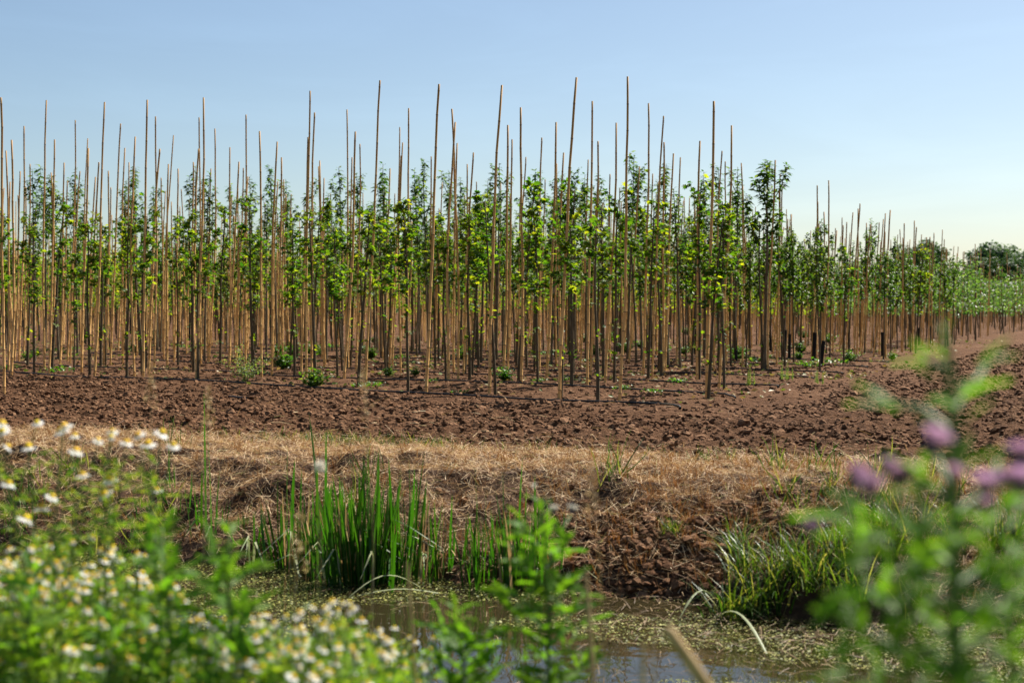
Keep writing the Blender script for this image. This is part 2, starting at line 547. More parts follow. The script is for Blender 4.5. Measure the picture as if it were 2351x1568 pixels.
qc = ((XX - 1.55) * 0.618 + (YY - 13.7) * 0.786)[:-1, :-1].ravel()
edge = 9.06 + 0.14 * (fbm(UU[:-1, :-1].ravel() * 2.2, UU[:-1, :-1].ravel() * 0 + 1, 3, 77) - 0.5)
zone = np.where(vc < edge, 1, np.where(qc > 95, 2, 0))
zone = np.where(vc < 2.0, 2, zone)
g = Geo()
g.add(np.stack([XX, YY, ZZ], -1).reshape(-1, 3), quads[zone == 0], 0)
g.f.append((quads[zone == 1], 1))
g.f.append((quads[zone == 2], 2))
tag(obj("ground", g.mesh("ground", [M["soil"], M["bank"], M["meadow"]], False)), kind="structure")

g = Geo()
wu = np.linspace(-60, 60, 25)
a = np.array([uv2xy(u, v) for v in (4.0, 7.6) for u in wu])
g.add(np.c_[a, np.full(len(a), WATER)], [(i, i + 1, i + 26, i + 25) for i in range(24)])
tag(obj("water", g.mesh("water", M["water"])), kind="structure")

# ------------------------------------------------------------------ soil clods, straw, grass, algae (uncountable)
ICO_V = norm(np.array([(-1, 1.618, 0), (1, 1.618, 0), (-1, -1.618, 0), (1, -1.618, 0), (0, -1, 1.618), (0, 1, 1.618), (0, -1, -1.618), (0, 1, -1.618),
                       (1.618, 0, -1), (1.618, 0, 1), (-1.618, 0, -1), (-1.618, 0, 1)]))
ICO_F = np.array([(0, 11, 5), (0, 5, 1), (0, 1, 7), (0, 7, 10), (0, 10, 11), (1, 5, 9), (5, 11, 4), (11, 10, 2), (10, 7, 6), (7, 1, 8),
                  (3, 9, 4), (3, 4, 2), (3, 2, 6), (3, 6, 8), (3, 8, 9), (4, 9, 5), (2, 4, 11), (6, 2, 10), (8, 6, 7), (9, 8, 1)])


def subdiv(v, f):
    v = list(map(tuple, v))
    cache, nf = {}, []

    def mid(a, b):
        k = (min(a, b), max(a, b))
        if k not in cache:
            cache[k] = len(v)
            v.append(tuple(norm((np.array(v[a]) + np.array(v[b])) / 2)))
        return cache[k]
    for a, b, c in f:
        ab, bc, ca = mid(a, b), mid(b, c), mid(c, a)
        nf += [(a, ab, ca), (b, bc, ab), (c, ca, bc), (ab, bc, ca)]
    return np.array(v), np.array(nf)


ICO2_V, ICO2_F = subdiv(ICO_V, ICO_F)


def clods(g, x, y, r, hi):
    tv, tf = (ICO2_V, ICO2_F) if hi else (ICO_V, ICO_F)
    n_ = len(x)
    z = ground_z(x, y)
    jit = 1 + R.uniform(-0.38, 0.38, (n_, len(tv)))
    v = tv[None] * jit[..., None]
    sc = np.stack([R.uniform(0.75, 1.3, n_), R.uniform(0.75, 1.3, n_), R.uniform(0.55, 0.95, n_)], -1)
    v = v * sc[:, None] * r[:, None, None]
    a = R.uniform(0, 6.28, n_)
    ca, sa = np.cos(a)[:, None], np.sin(a)[:, None]
    v = np.stack([v[..., 0] * ca - v[..., 1] * sa, v[..., 0] * sa + v[..., 1] * ca, v[..., 2]], -1)
    v = v + np.stack([x, y, z + r * 0.15], -1)[:, None]
    g.add(v.reshape(-1, 3), ((np.arange(n_) * len(tv))[:, None, None] + tf[None]).reshape(-1, 3))


def field_pts(n_, v0, v1, u0, u1, keep):
    u, v = R.uniform(u0, u1, n_), R.uniform(v0, v1, n_)
    x, y = uv2xy(u, v)
    q = (x - 1.55) * 0.618 + (y - 13.7) * 0.786
    e = (x - 1.55) * 0.91 - (y - 13.7) * 0.41
    k = keep(q, e, v) & (np.abs(x / y) < 0.42)
    return x[k], y[k]


g = Geo()
tilled = lambda q, e, v: (q < -0.25) | (e > 1.0)
x, y = field_pts(42000, 9.08, 18, -14, 6, lambda q, e, v: tilled(q, e, v) & (R.random(len(q)) < 0.3 + 0.7 * (q < -1.2)))
clods(g, x, y, R.uniform(0.009, 0.022, len(x)) * (1 + 0.4 * R.random(len(x))), False)
x, y = field_pts(5500, 9.12, 18, -14, 6, tilled)
clods(g, x, y, np.clip(R.lognormal(-3.85, 0.38, len(x)), 0.012, 0.055), True)
uu, vv = R.normal(-2.15, 0.45, 2200), R.uniform(6.98, 7.7, 2200)
x, y = uv2xy(uu, vv)
clods(g, x, y, np.clip(R.lognormal(-4.3, 0.45, len(x)), 0.006, 0.035), False)
uu, vv = R.uniform(-7.5, 4, 1200), R.uniform(6.98, 8.0, 1200)
x, y = uv2xy(uu, vv)
clods(g, x, y, np.clip(R.lognormal(-4.6, 0.45, len(x)), 0.006, 0.03), False)
x, y = field_pts(16000, 30, 58, 2, 30, tilled)
clods(g, x, y, R.uniform(0.035, 0.085, len(x)), False)
x, y = field_pts(40000, 13, 36, -4, 20, tilled)
clods(g, x, y, np.clip(R.lognormal(-3.75, 0.35, len(x)), 0.014, 0.055), False)
x, y = field_pts(12000, 10, 24, -16, 8, lambda q, e, v: ~tilled(q, e, v))
clods(g, x, y, np.clip(R.lognormal(-3.9, 0.35, len(x)), 0.012, 0.05), False)
tag(obj("soil_clods", g.mesh("soil_clods", M["clod"])), kind="stuff")


def lay(n_, u, v, lmin, lmax, wmin, wmax, up=0.12, lift=0.02):
    x, y = uv2xy(u, v)
    z = ground_z(x, y)
    e = 0.03
    gx = (ground_z(x + e, y) - z) / e
    gy = (ground_z(x, y + e) - z) / e
    nrm = norm(np.stack([-gx, -gy, np.ones_like(gx)], -1))
    a = R.uniform(0, 6.28, len(x))
    t = np.stack([np.cos(a), np.sin(a), np.zeros_like(a)], -1)
    t = norm(t - nrm * np.sum(t * nrm, -1, keepdims=True))
    t = norm(t + nrm * np.abs(R.normal(0, up, len(x)))[:, None])
    zz = norm(nrm + R.normal(0, 0.5, (len(x), 3)))
    L = R.uniform(lmin, lmax, len(x))
    pos = np.stack([x, y, z], -1) + nrm * (R.uniform(0.0, lift, len(x)))[:, None] - t * (L * 0.4)[:, None]
    return pos, t, zz, L, R.uniform(wmin, wmax, len(x))


def bare(u, v):      # the slumped place in the far bank where earth shows
    return np.exp(-((u + 2.15) / 0.55) ** 2 - ((v - 7.25) / 0.5) ** 2)


g = Geo()
n_ = 150000
u, v = R.uniform(-8, 4.5, n_), 6.95 + 2.6 * R.beta(1.2, 1.1, n_)
dens = 0.3 + 1.1 * fbm(u * 1.9, v * 2.6, 3, 91) ** 1.2 + 0.35 * sstep(7.8, 8.2, v)
dens = dens * (1 - 0.32 * bare(u, v)) * (1 - 0.94 * sstep(8.90 + 0.18 * vnoise(u * 3, v * 3, 4), 9.2, v))
k = R.random(n_) < dens
u, v = u[k], v[k]
pos, t, zz, L, W = lay(0, u, v, 0.03, 0.13, 0.0014, 0.0036, 0.3, 0.03)
stamp(g, FIBRE[0], FIBRE[1], pos, t, zz, L, 0, W)
tag(obj("dry_grass", g.mesh("dry_grass", M["straw"])), kind="stuff")

BLADE = ([(-.5, 0, 0), (.5, 0, 0), (.42, .4, .03), (-.42, .4, .03), (.28, .75, .0), (-.28, .75, .0), (0, 1, -.1)], [[(0, 1, 2, 3), (3, 2, 4, 5)], [(5, 4, 6)]])


def stand(g, u, v, L, W, lean=0.25, mat=0, tpl=BLADE):
    x, y = uv2xy(u, v)
    z = ground_z(x, y)
    t = norm(np.stack([R.normal(0, lean, len(u)), R.normal(-0.05, lean, len(u)), np.ones(len(u))], -1))
    zz = unit_rand(len(u), -0.2, 0.2)
    stamp(g, tpl[0], tpl[1], np.stack([x, y, z - 0.01], -1), t, zz, L, mat, W)


# rusty cut stubble standing on the bank, in tufts
g = Geo()
cu, cv = R.uniform(-7.5, 4, 1700), R.uniform(7.05, 8.8, 1700)
keep = R.random(1700) < 0.25 + 0.75 * np.exp(-((cu + 2.0) / 1.2) ** 2)
cu, cv = cu[keep], cv[keep]
u = np.repeat(cu, 16) + R.normal(0, 0.025, len(cu) * 16)
v = np.repeat(cv, 16) + R.normal(0, 0.025, len(cu) * 16)
stand(g, u, v, R.uniform(0.03, 0.13, len(u)), R.uniform(0.002, 0.004, len(u)), 0.35)
tag(obj("rusty_stubble", g.mesh("rusty_stubble", M["rust"])), kind="stuff")

# green grass: along the field edge and down the right end of the bank
g = Geo()
u, v = R.uniform(-7, 4.5, 9000), R.normal(8.98, 0.1, 9000)
k = R.random(9000) < 0.10 + 0.75 * sstep(0.45, 0.7, fbm(u * 1.3, u * 0, 3, 61)) + 0.5 * sstep(-1.5, 0.0, u) * sstep(0.4, 0.6, fbm(u * 2, u * 0, 2, 63))
u, v = u[k], v[k]
stand(g, u, v, R.uniform(0.03, 0.12, len(u)), R.uniform(0.002, 0.005, len(u)), 0.4)
cu, cv = R.uniform(-7.0, 3.5, 330), R.uniform(6.75, 8.6, 330)
keep = (R.random(330) < np.maximum(0.16, sstep(-2.0, -1.3, cu)) * (0.3 + 0.7 * sstep(8.0, 7.3, cv)))
cu, cv = cu[keep], cv[keep]
cn = 26
u = np.repeat(cu, cn) + R.normal(0, 0.05, len(cu) * cn)
v = np.repeat(cv, cn) + R.normal(0, 0.05, len(cu) * cn)
stand(g, u, v, R.uniform(0.08, 0.34, len(u)) * np.repeat(R.uniform(0.5, 1.1, len(cu)), cn), R.uniform(0.004, 0.009, len(u)), 0.45)
tag(obj("bank_grass", g.mesh("bank_grass", M["grass"])), kind="stuff")

# floating algae and drowned stalks
PENT = ([(0, 0, .02), (.5, .1, 0), (.42, .62, .03), (0, .95, 0), (-.48, .55, .02), (-.45, .05, 0)], [[(0, 1, 2, 3, 4, 5)]])


CARD4 = ([(0, 0, 0), (.4, .5, .02), (0, 1, 0), (-.4, .5, .02)], [[(0, 1, 2, 3)]])


def float_on(g, u, v, s, mat=0, tpl=PENT, sx=None, tilt=0.12, z0=0.004, z1=0.014):
    x, y = uv2xy(u, v)
    a = R.uniform(0, 6.28, len(u))
    t = np.stack([np.cos(a), np.sin(a), R.normal(0, tilt * 0.4, len(u))], -1)
    zz = norm(np.stack([R.normal(0, tilt, len(u)), R.normal(0, tilt, len(u)), np.ones(len(u))], -1))
    stamp(g, tpl[0], tpl[1], np.stack([x, y, WATER + R.uniform(z0, z1, len(u))], -1), t, zz, s, mat, sx)


g = Geo()
n_ = 120000
u, v = R.uniform(-6, 2.5, n_), R.uniform(4.6, 7.1, n_)
f = fbm(u * 1.0, v * 2.4, 4, 101) + 0.10 * sstep(-2.6, -0.8, u) - 0.13 * np.exp(-((u + 2.6) / 0.8) ** 2) * sstep(6.4, 5.6, v) + 0.06 * sstep(6.3, 6.8, v)
k = R.random(n_) < sstep(0.45, 0.51, f)
u, v = u[k], v[k]
float_on(g, u, v, np.clip(R.lognormal(-4.7, 0.4, len(u)), 0.004, 0.022), 0, CARD4, None, 0.3)
tag(obj("algae", g.mesh("algae", M["algae"])), kind="stuff")
g = Geo()
n_ = 9000
u, v = R.uniform(-6, 2.5, n_), 4.7 + 2.4 * R.beta(1.8, 1.0, n_)
k = R.random(n_) < 0.05 + 0.75 * sstep(-2.9, -1.6, u) * (0.35 + 0.65 * sstep(5.6, 6.6, v))
u, v = u[k], v[k]
L = R.uniform(0.03, 0.16, len(u))
float_on(g, u, v, L, 0, STRAW, R.uniform(0.002, 0.005, len(u)), 0.3, 0.006, 0.02)
tag(obj("floating_stalks", g.mesh("floating_stalks", M["debris"])), kind="stuff")

# leaf litter and seedlings between the rows
g = Geo()
n_ = 26000
x = R.uniform(-16, 16, n_)
y = 13.2 + 26 * R.beta(1.1, 1.5, n_)
q = (x - 1.55) * 0.618 + (y - 13.7) * 0.786
e = (x - 1.55) * 0.91 - (y - 13.7) * 0.41
k = (q > -0.3) & (e < 0.6) & (np.abs(x / y) < 0.42) & (R.random(n_) < 0.10 + 1.1 * sstep(0.5, 0.72, fbm(x * 0.9, y * 0.7, 3, 111)) * sstep(0, 5, q))
x, y = x[k], y[k]
t = unit_rand(len(x), -0.05, 0.55)
stamp(g, CARD[0], CARD[1], np.stack([x, y, ground_z(x, y) + 0.012], -1), t, unit_rand(len(x), 0.4, 1), R.uniform(0.03, 0.09, len(x)))
tag(obj("leaf_litter", g.mesh("leaf_litter", M["litter"])), kind="stuff")

# a sprinkle of straw blown on to the tilled soil
g = Geo()
x, y = field_pts(2600, 9.05, 14, -8, 6, lambda q, e, v: R.random(len(q)) < np.exp(-(v - 9.05) * 1.2) + 0.06)
a = R.uniform(0, 6.28, len(x))
t = np.stack([np.cos(a), np.sin(a), R.normal(0.05, 0.2, len(x))], -1)
stamp(g, STRAW[0], STRAW[1], np.stack([x, y, ground_z(x, y) + 0.025], -1), t, unit_rand(len(x), 0.2, 1), R.uniform(0.05, 0.2, len(x)), 0, R.uniform(0.002, 0.004, len(x)))
tag(obj("straw_litter", g.mesh("straw_litter", M["straw"])), kind="stuff")

# ------------------------------------------------------------------ bamboo stakes
def stake_mesh(L, bend, seed):
    r_ = np.random.default_rng(seed)
    g = Geo()
    zs, rr, mats = [0.0], [0.0168], []
    z = 0.12
    while z < L - 0.06:
        r0 = 0.0168 - 0.0058 * z / L
        zs += [z - 0.008, z, z + 0.008]
        rr += [r0, r0 * 1.16, r0 * 0.98]
        z += r_.uniform(0.2, 0.3) * (0.8 + 0.5 * z / L)
    zs.append(L)
    rr.append(0.011)
    zs = np.array(zs)
    t = zs / L
    off = bend * np.sin(t * math.pi) + 0.006 * np.sin(t * 9 + seed) + 0.003 * np.sin(t * 23 + seed * 2)
    off2 = 0.005 * np.sin(t * 7 + seed * 3)
    pts = np.stack([off - off[0], off2 - off2[0], zs], -1)
    tube(g, pts, np.array(rr), 8)
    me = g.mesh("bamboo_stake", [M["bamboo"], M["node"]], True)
    n_ = len(me.polygons)
    mi = np.zeros(n_, np.int32)
    for s in range(1, len(zs) - 1, 3):          # the dark ring at each joint
        mi[(s + 0) * 8:(s + 1) * 8] = 1
    me.polygons.foreach_set("material_index", mi)
    return me


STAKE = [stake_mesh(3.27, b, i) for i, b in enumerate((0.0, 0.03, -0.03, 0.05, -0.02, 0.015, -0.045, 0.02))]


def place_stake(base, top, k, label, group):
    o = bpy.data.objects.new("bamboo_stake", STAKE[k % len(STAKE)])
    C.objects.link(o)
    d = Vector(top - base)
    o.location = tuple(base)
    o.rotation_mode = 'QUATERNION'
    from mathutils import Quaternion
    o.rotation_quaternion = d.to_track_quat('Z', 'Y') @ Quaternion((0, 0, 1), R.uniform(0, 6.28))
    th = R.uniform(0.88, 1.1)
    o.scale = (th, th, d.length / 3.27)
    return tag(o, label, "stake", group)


S1 = lambda x, y: ((x / 1.306 + 0) * .6122, (y / 1.3067 + 300) * .6122)
S2 = lambda x, y: ((x / 1.254 + 960) * .6122, (y / 1.2544 + 250) * .6122)
S3 = lambda x, y: ((x / 1.206 + 1920) * .6122, (y / 1.2062 + 250) * .6122)
S4 = lambda x, y: ((x / 1.493 + 2700) * .6122, (y / 1.4933 + 550) * .6122)
T1 = [(5, 87), (32, 348), (54, 295), (48, 500), (20, 530), (94, 448), (120, 227, 92, 1378), (149, 413), (88, 565), (128, 525), (229, 100, 218, 1415), (252, 455),
      (267, 293), (309, 406), (330, 495), (372, 198, 343, 1388), (392, 448), (427, 287, 403, 1365), (435, 336), (466, 476), (485, 404), (508, 109, 462, 1450), (533, 447),
      (544, 527), (590, 215, 540, 1397), (608, 334, 600, 1370), (632, 405), (661, 279), (653, 520), (723, 98, 700, 1465), (762, 180, 755, 1412), (779, 338), (790, 480),
      (808, 545), (825, 413), (849, 272, 803, 1376), (872, 436), (884, 620), (947, 403), (969, 338), (976, 185, 985, 1405), (1001, 88, 960, 1470), (1033, 435),
      (1054, 240, 1022, 1386), (1125, 331, 1128, 1360), (1174, 402), (1166, 485), (1194, 432), (1206, 171, 1203, 1400), (1147, 667)]
T2 = [(18, 305), (98, 354), (120, 428), (134, 532), (255, 115, 236, 1500), (272, 217, 262, 1440), (246, 333), (300, 443), (296, 470), (319, 525), (429, 203, 432, 1425),
      (451, 427), (468, 307), (492, 365), (584, 66, 515, 1510), (630, 480), (676, 286, 640, 1410), (688, 358), (684, 420), (722, 196, 715, 1470), (654, 598), (825, 424),
      (860, 84, 800, 1540), (876, 545), (919, 200, 950, 1480), (936, 262), (946, 361), (989, 460), (1021, 405), (1003, 645), (1038, 542), (1152, 88, 1097, 1545),
      (1182, 276), (1080, 670)]
T3 = [(0, 330), (33, 186, 42, 1440), (62, 410), (132, 322, 125, 1380), (151, 512), (202, 253, 155, 1422), (204, 440), (232, 390), (291, 50, 215, 1502), (341, 422),
      (365, 157, 340, 1455), (393, 338), (443, 487), (476, 255, 420, 1436), (520, 46, 485, 1520), (576, 452), (619, 167, 592, 1400), (639, 485), (662, 523),
      (683, 224, 635, 1412), (687, 343), (729, 394), (762, 411, 745, 1350), (774, 608), (849, 337, 838, 1420), (845, 477), (915, 157, 880, 1500), (947, 382), (965, 430),
      (998, 267, 935, 1465), (1036, 437), (1044, 535)]
T4 = [(128, 225), (316, 77, 267, 1250), (338, 153, 318, 1232), (333, 233), (350, 197), (372, 351), (375, 447), (400, 379), (392, 408), (382, 440), (413, 485),
      (548, 218, 512, 1200), (549, 308, 540, 1190), (553, 430), (580, 366), (611, 190, 575, 1235), (484, 527), (563, 488), (684, 398), (690, 440), (711, 423), (677, 503),
      (702, 513), (728, 482), (744, 369), (769, 348, 765, 1180), (783, 320, 752, 1190), (849, 436), (892, 425), (912, 407), (902, 535), (928, 374), (953, 356, 930, 1185),
      (978, 512), (1009, 463), (994, 493), (1031, 430, 1020, 1155), (1050, 533), (1087, 415, 1062, 1125), (1128, 492, 1128, 1112), (1157, 507), (1191, 535), (1198, 484),
      (1257, 519), (1253, 585), (1270, 572), (1310, 557), (1327, 598), (1289, 628), (1366, 587), (1403, 611), (1470, 655)]
ORD = "first second third fourth fifth sixth seventh eighth ninth tenth eleventh twelfth thirteenth fourteenth fifteenth sixteenth seventeenth eighteenth nineteenth twentieth".split()
for _t, _w in (("twenty", "twentieth"), ("thirty", "thirtieth"), ("forty", "fortieth"), ("fifty", "fiftieth")):
    if _w not in ORD:
        ORD.append(_w)
    ORD += [_t + "-" + o for o in ORD[:9]]


def proj(p_):                        # where a point falls on the 2351 px print
    d_ = np.asarray(p_, float) - [0, 0, CAM_Z]
    zc_, yc_ = d_[1] * cp - d_[2] * sp_, d_[1] * sp_ + d_[2] * cp
    return 1175.5 + FPX * d_[0] / zc_, 784 - FPX * yc_ / zc_


def gap_labels(items, marks, one, many, outer):
    """items: [(key, x, height)], marks: x of the front stakes from the right end; -> {key: label}"""
    out_, by = {}, {}
    for key, x, h in items:
        by.setdefault(int(np.sum(np.array(marks) > x)), []).append((h, key))
    for gp, v_ in by.items():
        v_.sort()
        for r_, (h, key) in enumerate(v_):
            rank = "highest" if r_ == 0 else ORD[r_] + " highest"
            if gp == 0:
                out_[key] = f"{rank} {one} beyond the right end of the front row"
            elif gp == len(marks):
                out_[key] = f"{rank} {one} at the far left of the front row"
            else:
                out_[key] = f"{rank} {one} between {ORD[gp - 1]} and {ORD[gp]} front stakes from the right"
    return out_



stakes = []
for S, T, zone in ((S1, T1, 0), (S2, T2, 0), (S3, T3, 0), (S4, T4, 1)):
    for t in T:
        tx, ty = S(t[0], t[1])
        short = zone == 1 and t[0] > 420
        if len(t) == 4:
            bx, by = S(t[2], t[3])
            base = P(bx, by)
            top = D(tx, ty, base[1] + R.normal(0, 0.04))
        else:
            L = (2.70 if short else 3.27) + R.normal(0, 0.05)
            d = FPX * (L - CAM_Z) / (697 - ty)
            top = D(tx, ty, d)
            base = top + np.array([R.normal(-0.06, 0.07), R.normal(0, 0.05), 0])
            base[2] = 0
        base[2] = float(ground_z(base[0], base[1])) - 0.04
        stakes.append([base, top, short])
front = []
for i, (b_, t_, s_) in enumerate(stakes):       # the front row: nearest line of stakes
    q = (b_[0] - 1.55) * 0.618 + (b_[1] - 13.7) * 0.786
    if q < 0.75 and not s_:
        front.append((-b_[0], i))
front = [i for _, i in sorted(front)][:14]
marks = [proj(stakes[i][1])[0] for i in front]
TIPLAB = gap_labels([(i, *proj(t_)) for i, (b_, t_, s_) in enumerate(stakes) if not s_ and i not in front], marks, "bamboo stake tip", 0, 0)
shorts = sorted((proj(t_)[0], i) for i, (b_, t_, s_) in enumerate(stakes) if s_)
top_s = min(range(len(shorts)), key=lambda k: proj(stakes[shorts[k][1]][1])[1])
for k, (_, i) in enumerate(shorts):
    TIPLAB[i] = ("tallest bamboo stake of the right block beside the bare headland" if k == top_s else
                 f"short bamboo stake, {ORD[abs(k - top_s) - 1]} tip " + ("after" if k > top_s else "before") + " the right block's tallest, toward the " + ("headland" if k > top_s else "tall rows"))
for i, (b_, t_, s_) in enumerate(stakes):
    if i in front and front.index(i) < 14:
        k = front.index(i)
        lab = ("tall bamboo stake standing at the right end of the front row" if k == 0 else
               f"tall bamboo stake in the front row, {ORD[k]} from its right end")
        grp = "bamboo stakes of the front row"
    elif s_:
        lab, grp = TIPLAB[i], "shorter stakes at the right end of the rows"
    elif b_[1] < 24:
        lab, grp = TIPLAB[i], "bamboo stakes of the near rows"
    else:
        lab, grp = TIPLAB[i], "bamboo stakes deep in the block"
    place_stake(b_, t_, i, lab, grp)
n_stake = len(stakes)

# the planting grid behind: rows 1.85 m apart, plants 0.94 m apart
RV, QV, HV = np.array([-0.786, 0.618]), np.array([0.618, 0.786]), np.array([0.41, 0.912])
grid = []
for jj in range(6, 120):
    j = jj * 0.6
    o0 = np.array([1.55, 13.7]) + HV * (j * 1.85 / 0.97)
    for i in range(0, 130):
        xy = o0 + RV * (0.35 + i * 0.75 + R.normal(0, 0.08)) + QV * R.normal(0, 0.06)
        if xy[0] / xy[1] < -0.41:
            break
        if abs(xy[0] / xy[1]) < 0.42:
            grid.append((xy[1], xy[0], j, i))
grid.sort()
grid = np.array(grid)

taken = np.array([[b_[0], b_[1]] for b_, _, _ in stakes])
fill = [g_ for g_ in grid if g_[0] > 26 and np.min(np.hypot(taken[:, 0] - g_[1], taken[:, 1] - g_[0])) > 0.5]
near_fill, far_fill = fill[:300 - n_stake], fill[300 - n_stake:]
gfar = Geo()
for k, (y, x, j, i) in enumerate(near_fill + far_fill):
    short = (x / y > 0.17) or (R.random() < 0.35)
    L = (2.6 if short else 3.2) + R.normal(0, 0.12)
    base = np.array([x, y, -0.03])
    top = base + np.array([R.normal(0.05, 0.07), R.normal(0, 0.05), L])
    if k < len(near_fill):
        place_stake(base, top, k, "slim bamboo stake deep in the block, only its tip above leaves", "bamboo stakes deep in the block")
    elif R.random() < np.interp(x / y, [0.15, 0.25, 0.33], [0.58, 0.45, 0.25]):
        tube(gfar, [base, top], [0.016, 0.011], 5)
tag(obj("far_bamboo_stakes", gfar.mesh("far_bamboo_stakes", M["bamboo_far"])), kind="stuff")


# ------------------------------------------------------------------ young trees
def trunk_path(H, lean, wob, r_):
    z = np.linspace(0, H, 14)
    t = z / H
    a = r_.uniform(0, 6.28)
    return np.stack([lean * np.cos(a) * t ** 1.3 + wob * np.sin(t * r_.uniform(4, 8) + a) * t, lean * np.sin(a) * t ** 1.3 + wob * np.cos(t * r_.uniform(4, 8)) * t - wob * t, z], -1)


def at(path, z):
    return np.array([np.interp(z, path[:, 2], path[:, i]) for i in range(3)]).T


def maple(seed):
    r_ = np.random.default_rng(seed)
    H = r_.uniform(2.1, 2.5)
    p_ = trunk_path(H, r_.uniform(0.04, 0.22), r_.uniform(0.012, 0.03), r_)
    g, gl = Geo(), Geo()
    tube(g, p_, np.linspace(0.0215, 0.007, len(p_)) * r_.uniform(0.85, 1.1), 7)
    pos, Y = [], []
    z0 = r_.uniform(1.0, 1.4)
    gaps = r_.uniform(z0, H, 2)
    for zt in np.arange(z0, H, 0.05):
        if np.min(np.abs(gaps - zt)) < 0.07:
            continue
        a, l = r_.uniform(0, 6.28), r_.uniform(0.08, 0.34) * (0.5 + fbm(np.array([zt * 2.2]), np.array([seed * 1.7]), 2)[0]) * (0.7 + 0.5 * (H - zt) / H)
        s = at(p_, zt)
        e = s + np.array([math.cos(a) * l * 0.75, math.sin(a) * l * 0.75, l * 0.8])
        tube(g, [s, (s + e) / 2 + [0, 0, -0.01], e], [0.005, 0.004, 0.002], 4)
        for k in range(r_.integers(11, 19)):
            pos.append(s + r_.normal(0, 0.02, 3) + (e - s) * r_.uniform(0.35, 1.05))
            b_ = r_.uniform(0, 6.28)
            Y.append((math.cos(b_) + 0.5 * math.cos(a), math.sin(b_) + 0.5 * math.sin(a), r_.uniform(-0.7, 0.5)))
    for zt in r_.uniform(0.35, z0, r_.integers(3, 7)):          # small shoots low on the stem
        s = at(p_, zt)
        for k in range(r_.integers(3, 7)):
            b_ = r_.uniform(0, 6.28)
            pos.append(s + r_.normal(0, 0.03, 3))
            Y.append((math.cos(b_), math.sin(b_), r_.uniform(-0.3, 0.7)))
    pos, Y = np.array(pos), np.array(Y)
    zz = norm(np.c_[r_.normal(0, 0.6, (len(pos), 2)), np.ones(len(pos))])
    sz = r_.uniform(0.035, 0.09, len(pos)) * np.where(pos[:, 2] < z0, 0.75, 1)
    stamp(gl, MAPLE[0], MAPLE[1], pos, Y, zz, sz)
    return g.mesh("trunk", M["bark_dark"], True), gl.mesh("crown", M["maple"]), H


def shoots_tree(seed, H, zfork, nb, blen, ang, leaf, lsize, lcount, mat, bark, r0, leader=True, droop=0.5, step=0.035):
    r_ = np.random.default_rng(seed)
    p_ = trunk_path(H, r_.uniform(0.03, 0.15), 0.015, r_)
    g, gl = Geo(), Geo()
    tube(g, p_, np.interp(p_[:, 2], [0, 0.06, zfork, H], [r0 * 1.35, r0, r0 * 0.8, 0.004]), 8)
    shoots = []
    for k in range(nb):
        zt = zfork + (H - zfork) * 0.8 * (k + r_.uniform(0, 0.8)) / nb
        a = k * 2.4 + r_.uniform(-0.5, 0.5)
        l = blen * r_.uniform(0.6, 1.1) * (1 - 0.45 * k / nb)
        s = at(p_, zt)
        tt = np.linspace(0, 1, 7)
        out = np.sin(ang) * l * (1 - (1 - tt) ** 1.8)
        c = np.stack([s[0] + out * math.cos(a), s[1] + out * math.sin(a), s[2] + l * math.cos(ang) * tt ** 1.1], -1) + r_.normal(0, 0.008, (7, 3)) * tt[:, None]
        tube(g, c, np.linspace(r0 * 0.42, 0.002, 7), 5)
        shoots.append((c, 0.25))
    if leader:
        shoots.append((np.array([at(p_, z) for z in np.linspace(zfork + (H - zfork) * 0.3, H, 9)]), 0.0))
    pos, Y, sz = [], [], []
    for c, t0 in shoots:
        ln = np.sum(np.linalg.norm(np.diff(c, axis=0), axis=1))
        m_ = max(3, int(ln / step))
        gap = r_.uniform(0.3, 0.8)                        # shoots are bare in places, bunched in others
        for k in range(m_):
            t = t0 + (1 - t0) * (k + 0.5) / m_
            if abs(t - gap) < 0.05 and r_.random() < 0.8:
                continue
            q_ = np.array([np.interp(t, np.linspace(0, 1, len(c)), c[:, i]) for i in range(3)])
            for h in range(lcount):
                b_ = r_.uniform(0, 6.28)
                up = r_.uniform(-droop, 0.25) + 0.9 * max(0, t - 0.93) * 14
                pos.append(q_ + r_.normal(0, 0.012, 3))
                Y.append((math.cos(b_), math.sin(b_), up))
                sz.append(lsize * r_.uniform(0.6, 1.15) * (1 - 0.5 * max(0, t - 0.92) * 12))
    pos, Y = np.array(pos), np.array(Y)
    zz = norm(np.c_[r_.normal(0, 0.35, (len(pos), 2)), np.ones(len(pos))])
    stamp(gl, leaf[0], leaf[1], pos, Y, zz, np.array(sz))
    return g.mesh("trunk", bark, True), gl.mesh("crown", mat), H


PROTO = {
    "maple": [maple(100 + i) for i in range(12)],
    "cherry": [shoots_tree(200 + i, 3.5 + 0.1 * (i % 3), 1.75 + 0.1 * (i % 2), 6 + i % 3, 0.85, 0.30, LANCE, 0.125, 4, M["cherry"], M["bark"], 0.022, step=0.045) for i in range(6)],
    "pear": [shoots_tree(300 + i, 2.55, 0.95 + 0.12 * (i % 3), 11, 0.6, 0.5, OVATE, 0.075, 4, M["pear"], M["bark_dark"], 0.015, droop=0.9, step=0.03) for i in range(5)],
    "willow": [shoots_tree(400 + i, 2.7, 0.8, 14, 0.75, 0.55, LANCE, 0.10, 4, M["willow"], M["bark"], 0.016, step=0.035) for i in range(4)],
}
BIG = shoots_tree(555, 3.25, 1.55, 8, 1.05, 0.40, LANCE, 0.135, 4, M["cherry"], M["bark"], 0.027, step=0.034)
NAME = {"maple": "maple_sapling", "cherry": "cherry_sapling", "pear": "pear_sapling", "willow": "willow_sapling"}


